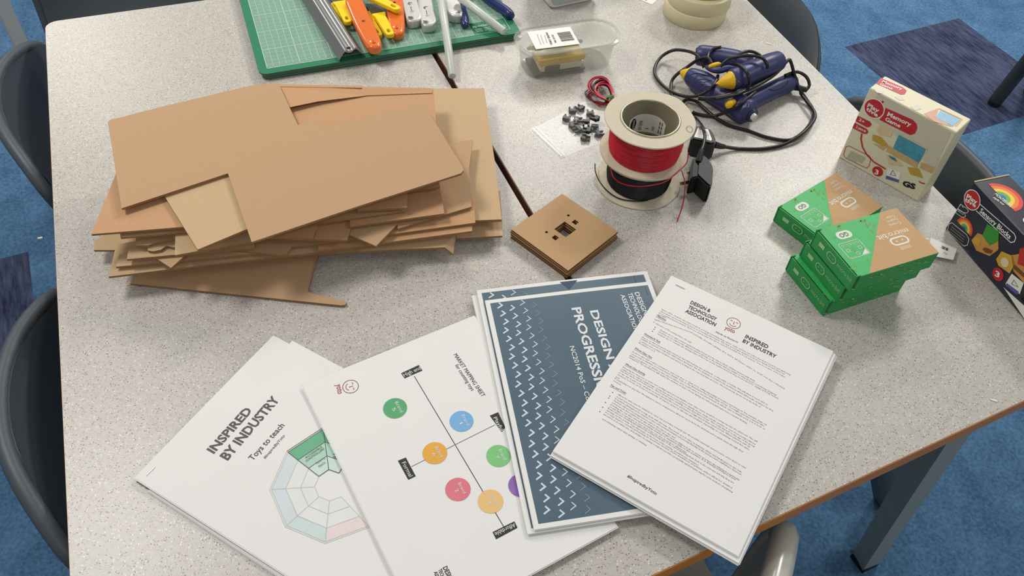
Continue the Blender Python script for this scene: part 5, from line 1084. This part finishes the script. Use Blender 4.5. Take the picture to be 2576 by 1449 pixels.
# ------------------------------------------------------------------ clear bags
film = M('bag_film', (236, 238, 238), .10, alpha=.055, var=.01, spec=1, coat=1); seal = M('bag_seal', (232, 234, 234), .2, alpha=.3)
def bag(name, label, q, hmax, seed, tagq=None):
    """q: four photo pixels of the flat bag"""
    n = 22; rr = seed; c = [at(*k, 0) for k in q]; ctr = sum(c, Vector())/4; t = thing(name, label, 'bag', ctr)
    def pt(u, v): return (c[0]*(1-u)+c[1]*u)*(1-v)+(c[3]*(1-u)+c[2]*u)*v
    for lay, nm in ((0, 'bag_underside'), (1, 'bag_top')):
        v = []; f = []
        for j in range(n+1):
            for i in range(n+1):
                u_, v_ = i/n, j/n; p_ = pt(u_, v_); e = (4*u_*(1-u_)*4*v_*(1-v_))**.6; w = abs(pnoise(Vector((u_*5, v_*5, rr))))*.8+abs(pnoise(Vector((u_*11, v_*13, rr+4))))*.5
                v.append(p_+Vector((.002*pnoise(Vector((u_*4, v_*4, rr+9))), .002*pnoise(Vector((u_*4, v_*4, rr+19))), .0003+(.0004+hmax*e*(.45+w)+.002*w if lay else 0))))
        f = [(j*(n+1)+i, j*(n+1)+i+1, (j+1)*(n+1)+i+1, (j+1)*(n+1)+i) for j in range(n) for i in range(n)]; mk(nm, (v, f), film, t, smooth=28, world=True)
    return t, pt
t, pt = bag('zip_bag', 'clear zip bag of black connector clips left of the spools', [(1483, 249), (1332, 329), (1407, 399), (1545, 345)], .011, 2.0)
mk('zip_seal', slab([pt(.94, 0)+Vector((0, 0, .003)), pt(.965, 0)+Vector((0, 0, .003)), pt(.965, 1)+Vector((0, 0, .003)), pt(.94, 1)+Vector((0, 0, .003))], .0006), seal, t, world=True)
mk('zip_seal', slab([pt(.90, 0)+Vector((0, 0, .003)), pt(.915, 0)+Vector((0, 0, .003)), pt(.915, 1)+Vector((0, 0, .003)), pt(.90, 1)+Vector((0, 0, .003))], .0006), seal, t, world=True)
clip_m = M('black_clip_plastic', (44, 46, 48), .4)
cg = G(); 
for dx, dy, dz, ox, oy in ((.0105, .0062, .0055, 0, 0), (.0026, .007, .0040, -.0036, -.006), (.0026, .007, .0040, .0036, -.006), (.0040, .0020, .0030, 0, .0038)):
    v, f = box(dx, dy, dz, .0005, 1); cg.add(([q+Vector((ox, oy, 0)) for q in v], f))
clip_me = mk('connector_clip', cg, clip_m).data; bpy.data.objects.remove(bpy.data.objects['connector_clip'])
CP = [(1440, 283), (1462, 276), (1484, 290), (1500, 302), (1424, 302), (1450, 305), (1474, 310), (1496, 322), (1456, 328), (1480, 332), (1504, 340), (1468, 350), (1438, 318)]
for k, (x, y) in enumerate(CP):
    o = bpy.data.objects.new('connector_clip', clip_me); COL.objects.link(o); o.location = at(x, y, .0010+(.0062 if k in (3, 6, 9) else 0)); o.rotation_euler = (0, 0, rr.uniform(0, 6.28)); tag(o, 'small black plastic connector clip inside the clear zip bag', 'clip', 'connector clips in the zip bag')
t, pt = bag('clear_bag', 'flat clear bag with a barcode sticker beside the stack of green boxes', [(2290, 596), (2440, 585), (2452, 672), (2330, 690)], .006, 6.0)
la = [(2342, 598), (2407, 626), (2398, 654), (2330, 640)]
sl = mk('barcode_sticker', pxslab(la, .0062, .0002), lblm, t, world=True); pgl = Page(at(2342, 598, .0063), at(2407, 626, .0063)-at(2342, 598, .0063), at(2330, 640, .0063)-at(2342, 598, .0063), .03, .02); pgl.batch = 'barcode_print'
for k in range(7): pgl.rect(.0165+.0013*k, .006, .0171+.0013*k+(.0004 if k % 3 else 0), .0115, ink, 1)
pgl.flush(sl); pgl.batch = None; pgl.text('Ca', .021, .019, .003, ink_soft); pgl.flush(sl)
# scraps
def scrap(label, pts, h, mat=white_p): P = [at(x, y, h) for x, y in pts]; c = sum(P, Vector())/len(P); mk_top('paper_scrap', slab(P, .0005), mat, label, 'scrap', (c.x, c.y, TZ+h-.0005))
scrap('tiny white sliver near the lower right table edge', [(2488, 1004), (2500, 1004), (2510, 1008), (2508, 1011), (2496, 1007)], .0007)
scrap('tiny white sliver beside the far right table edge', [(1929, 107), (1940, 110), (1939, 112), (1928, 109)], .0007)
scrap('tiny white sliver lying on the dark carpet tile at the left', [(94, 597), (106, 595), (107, 599), (95, 601)], -TZ+.0009)
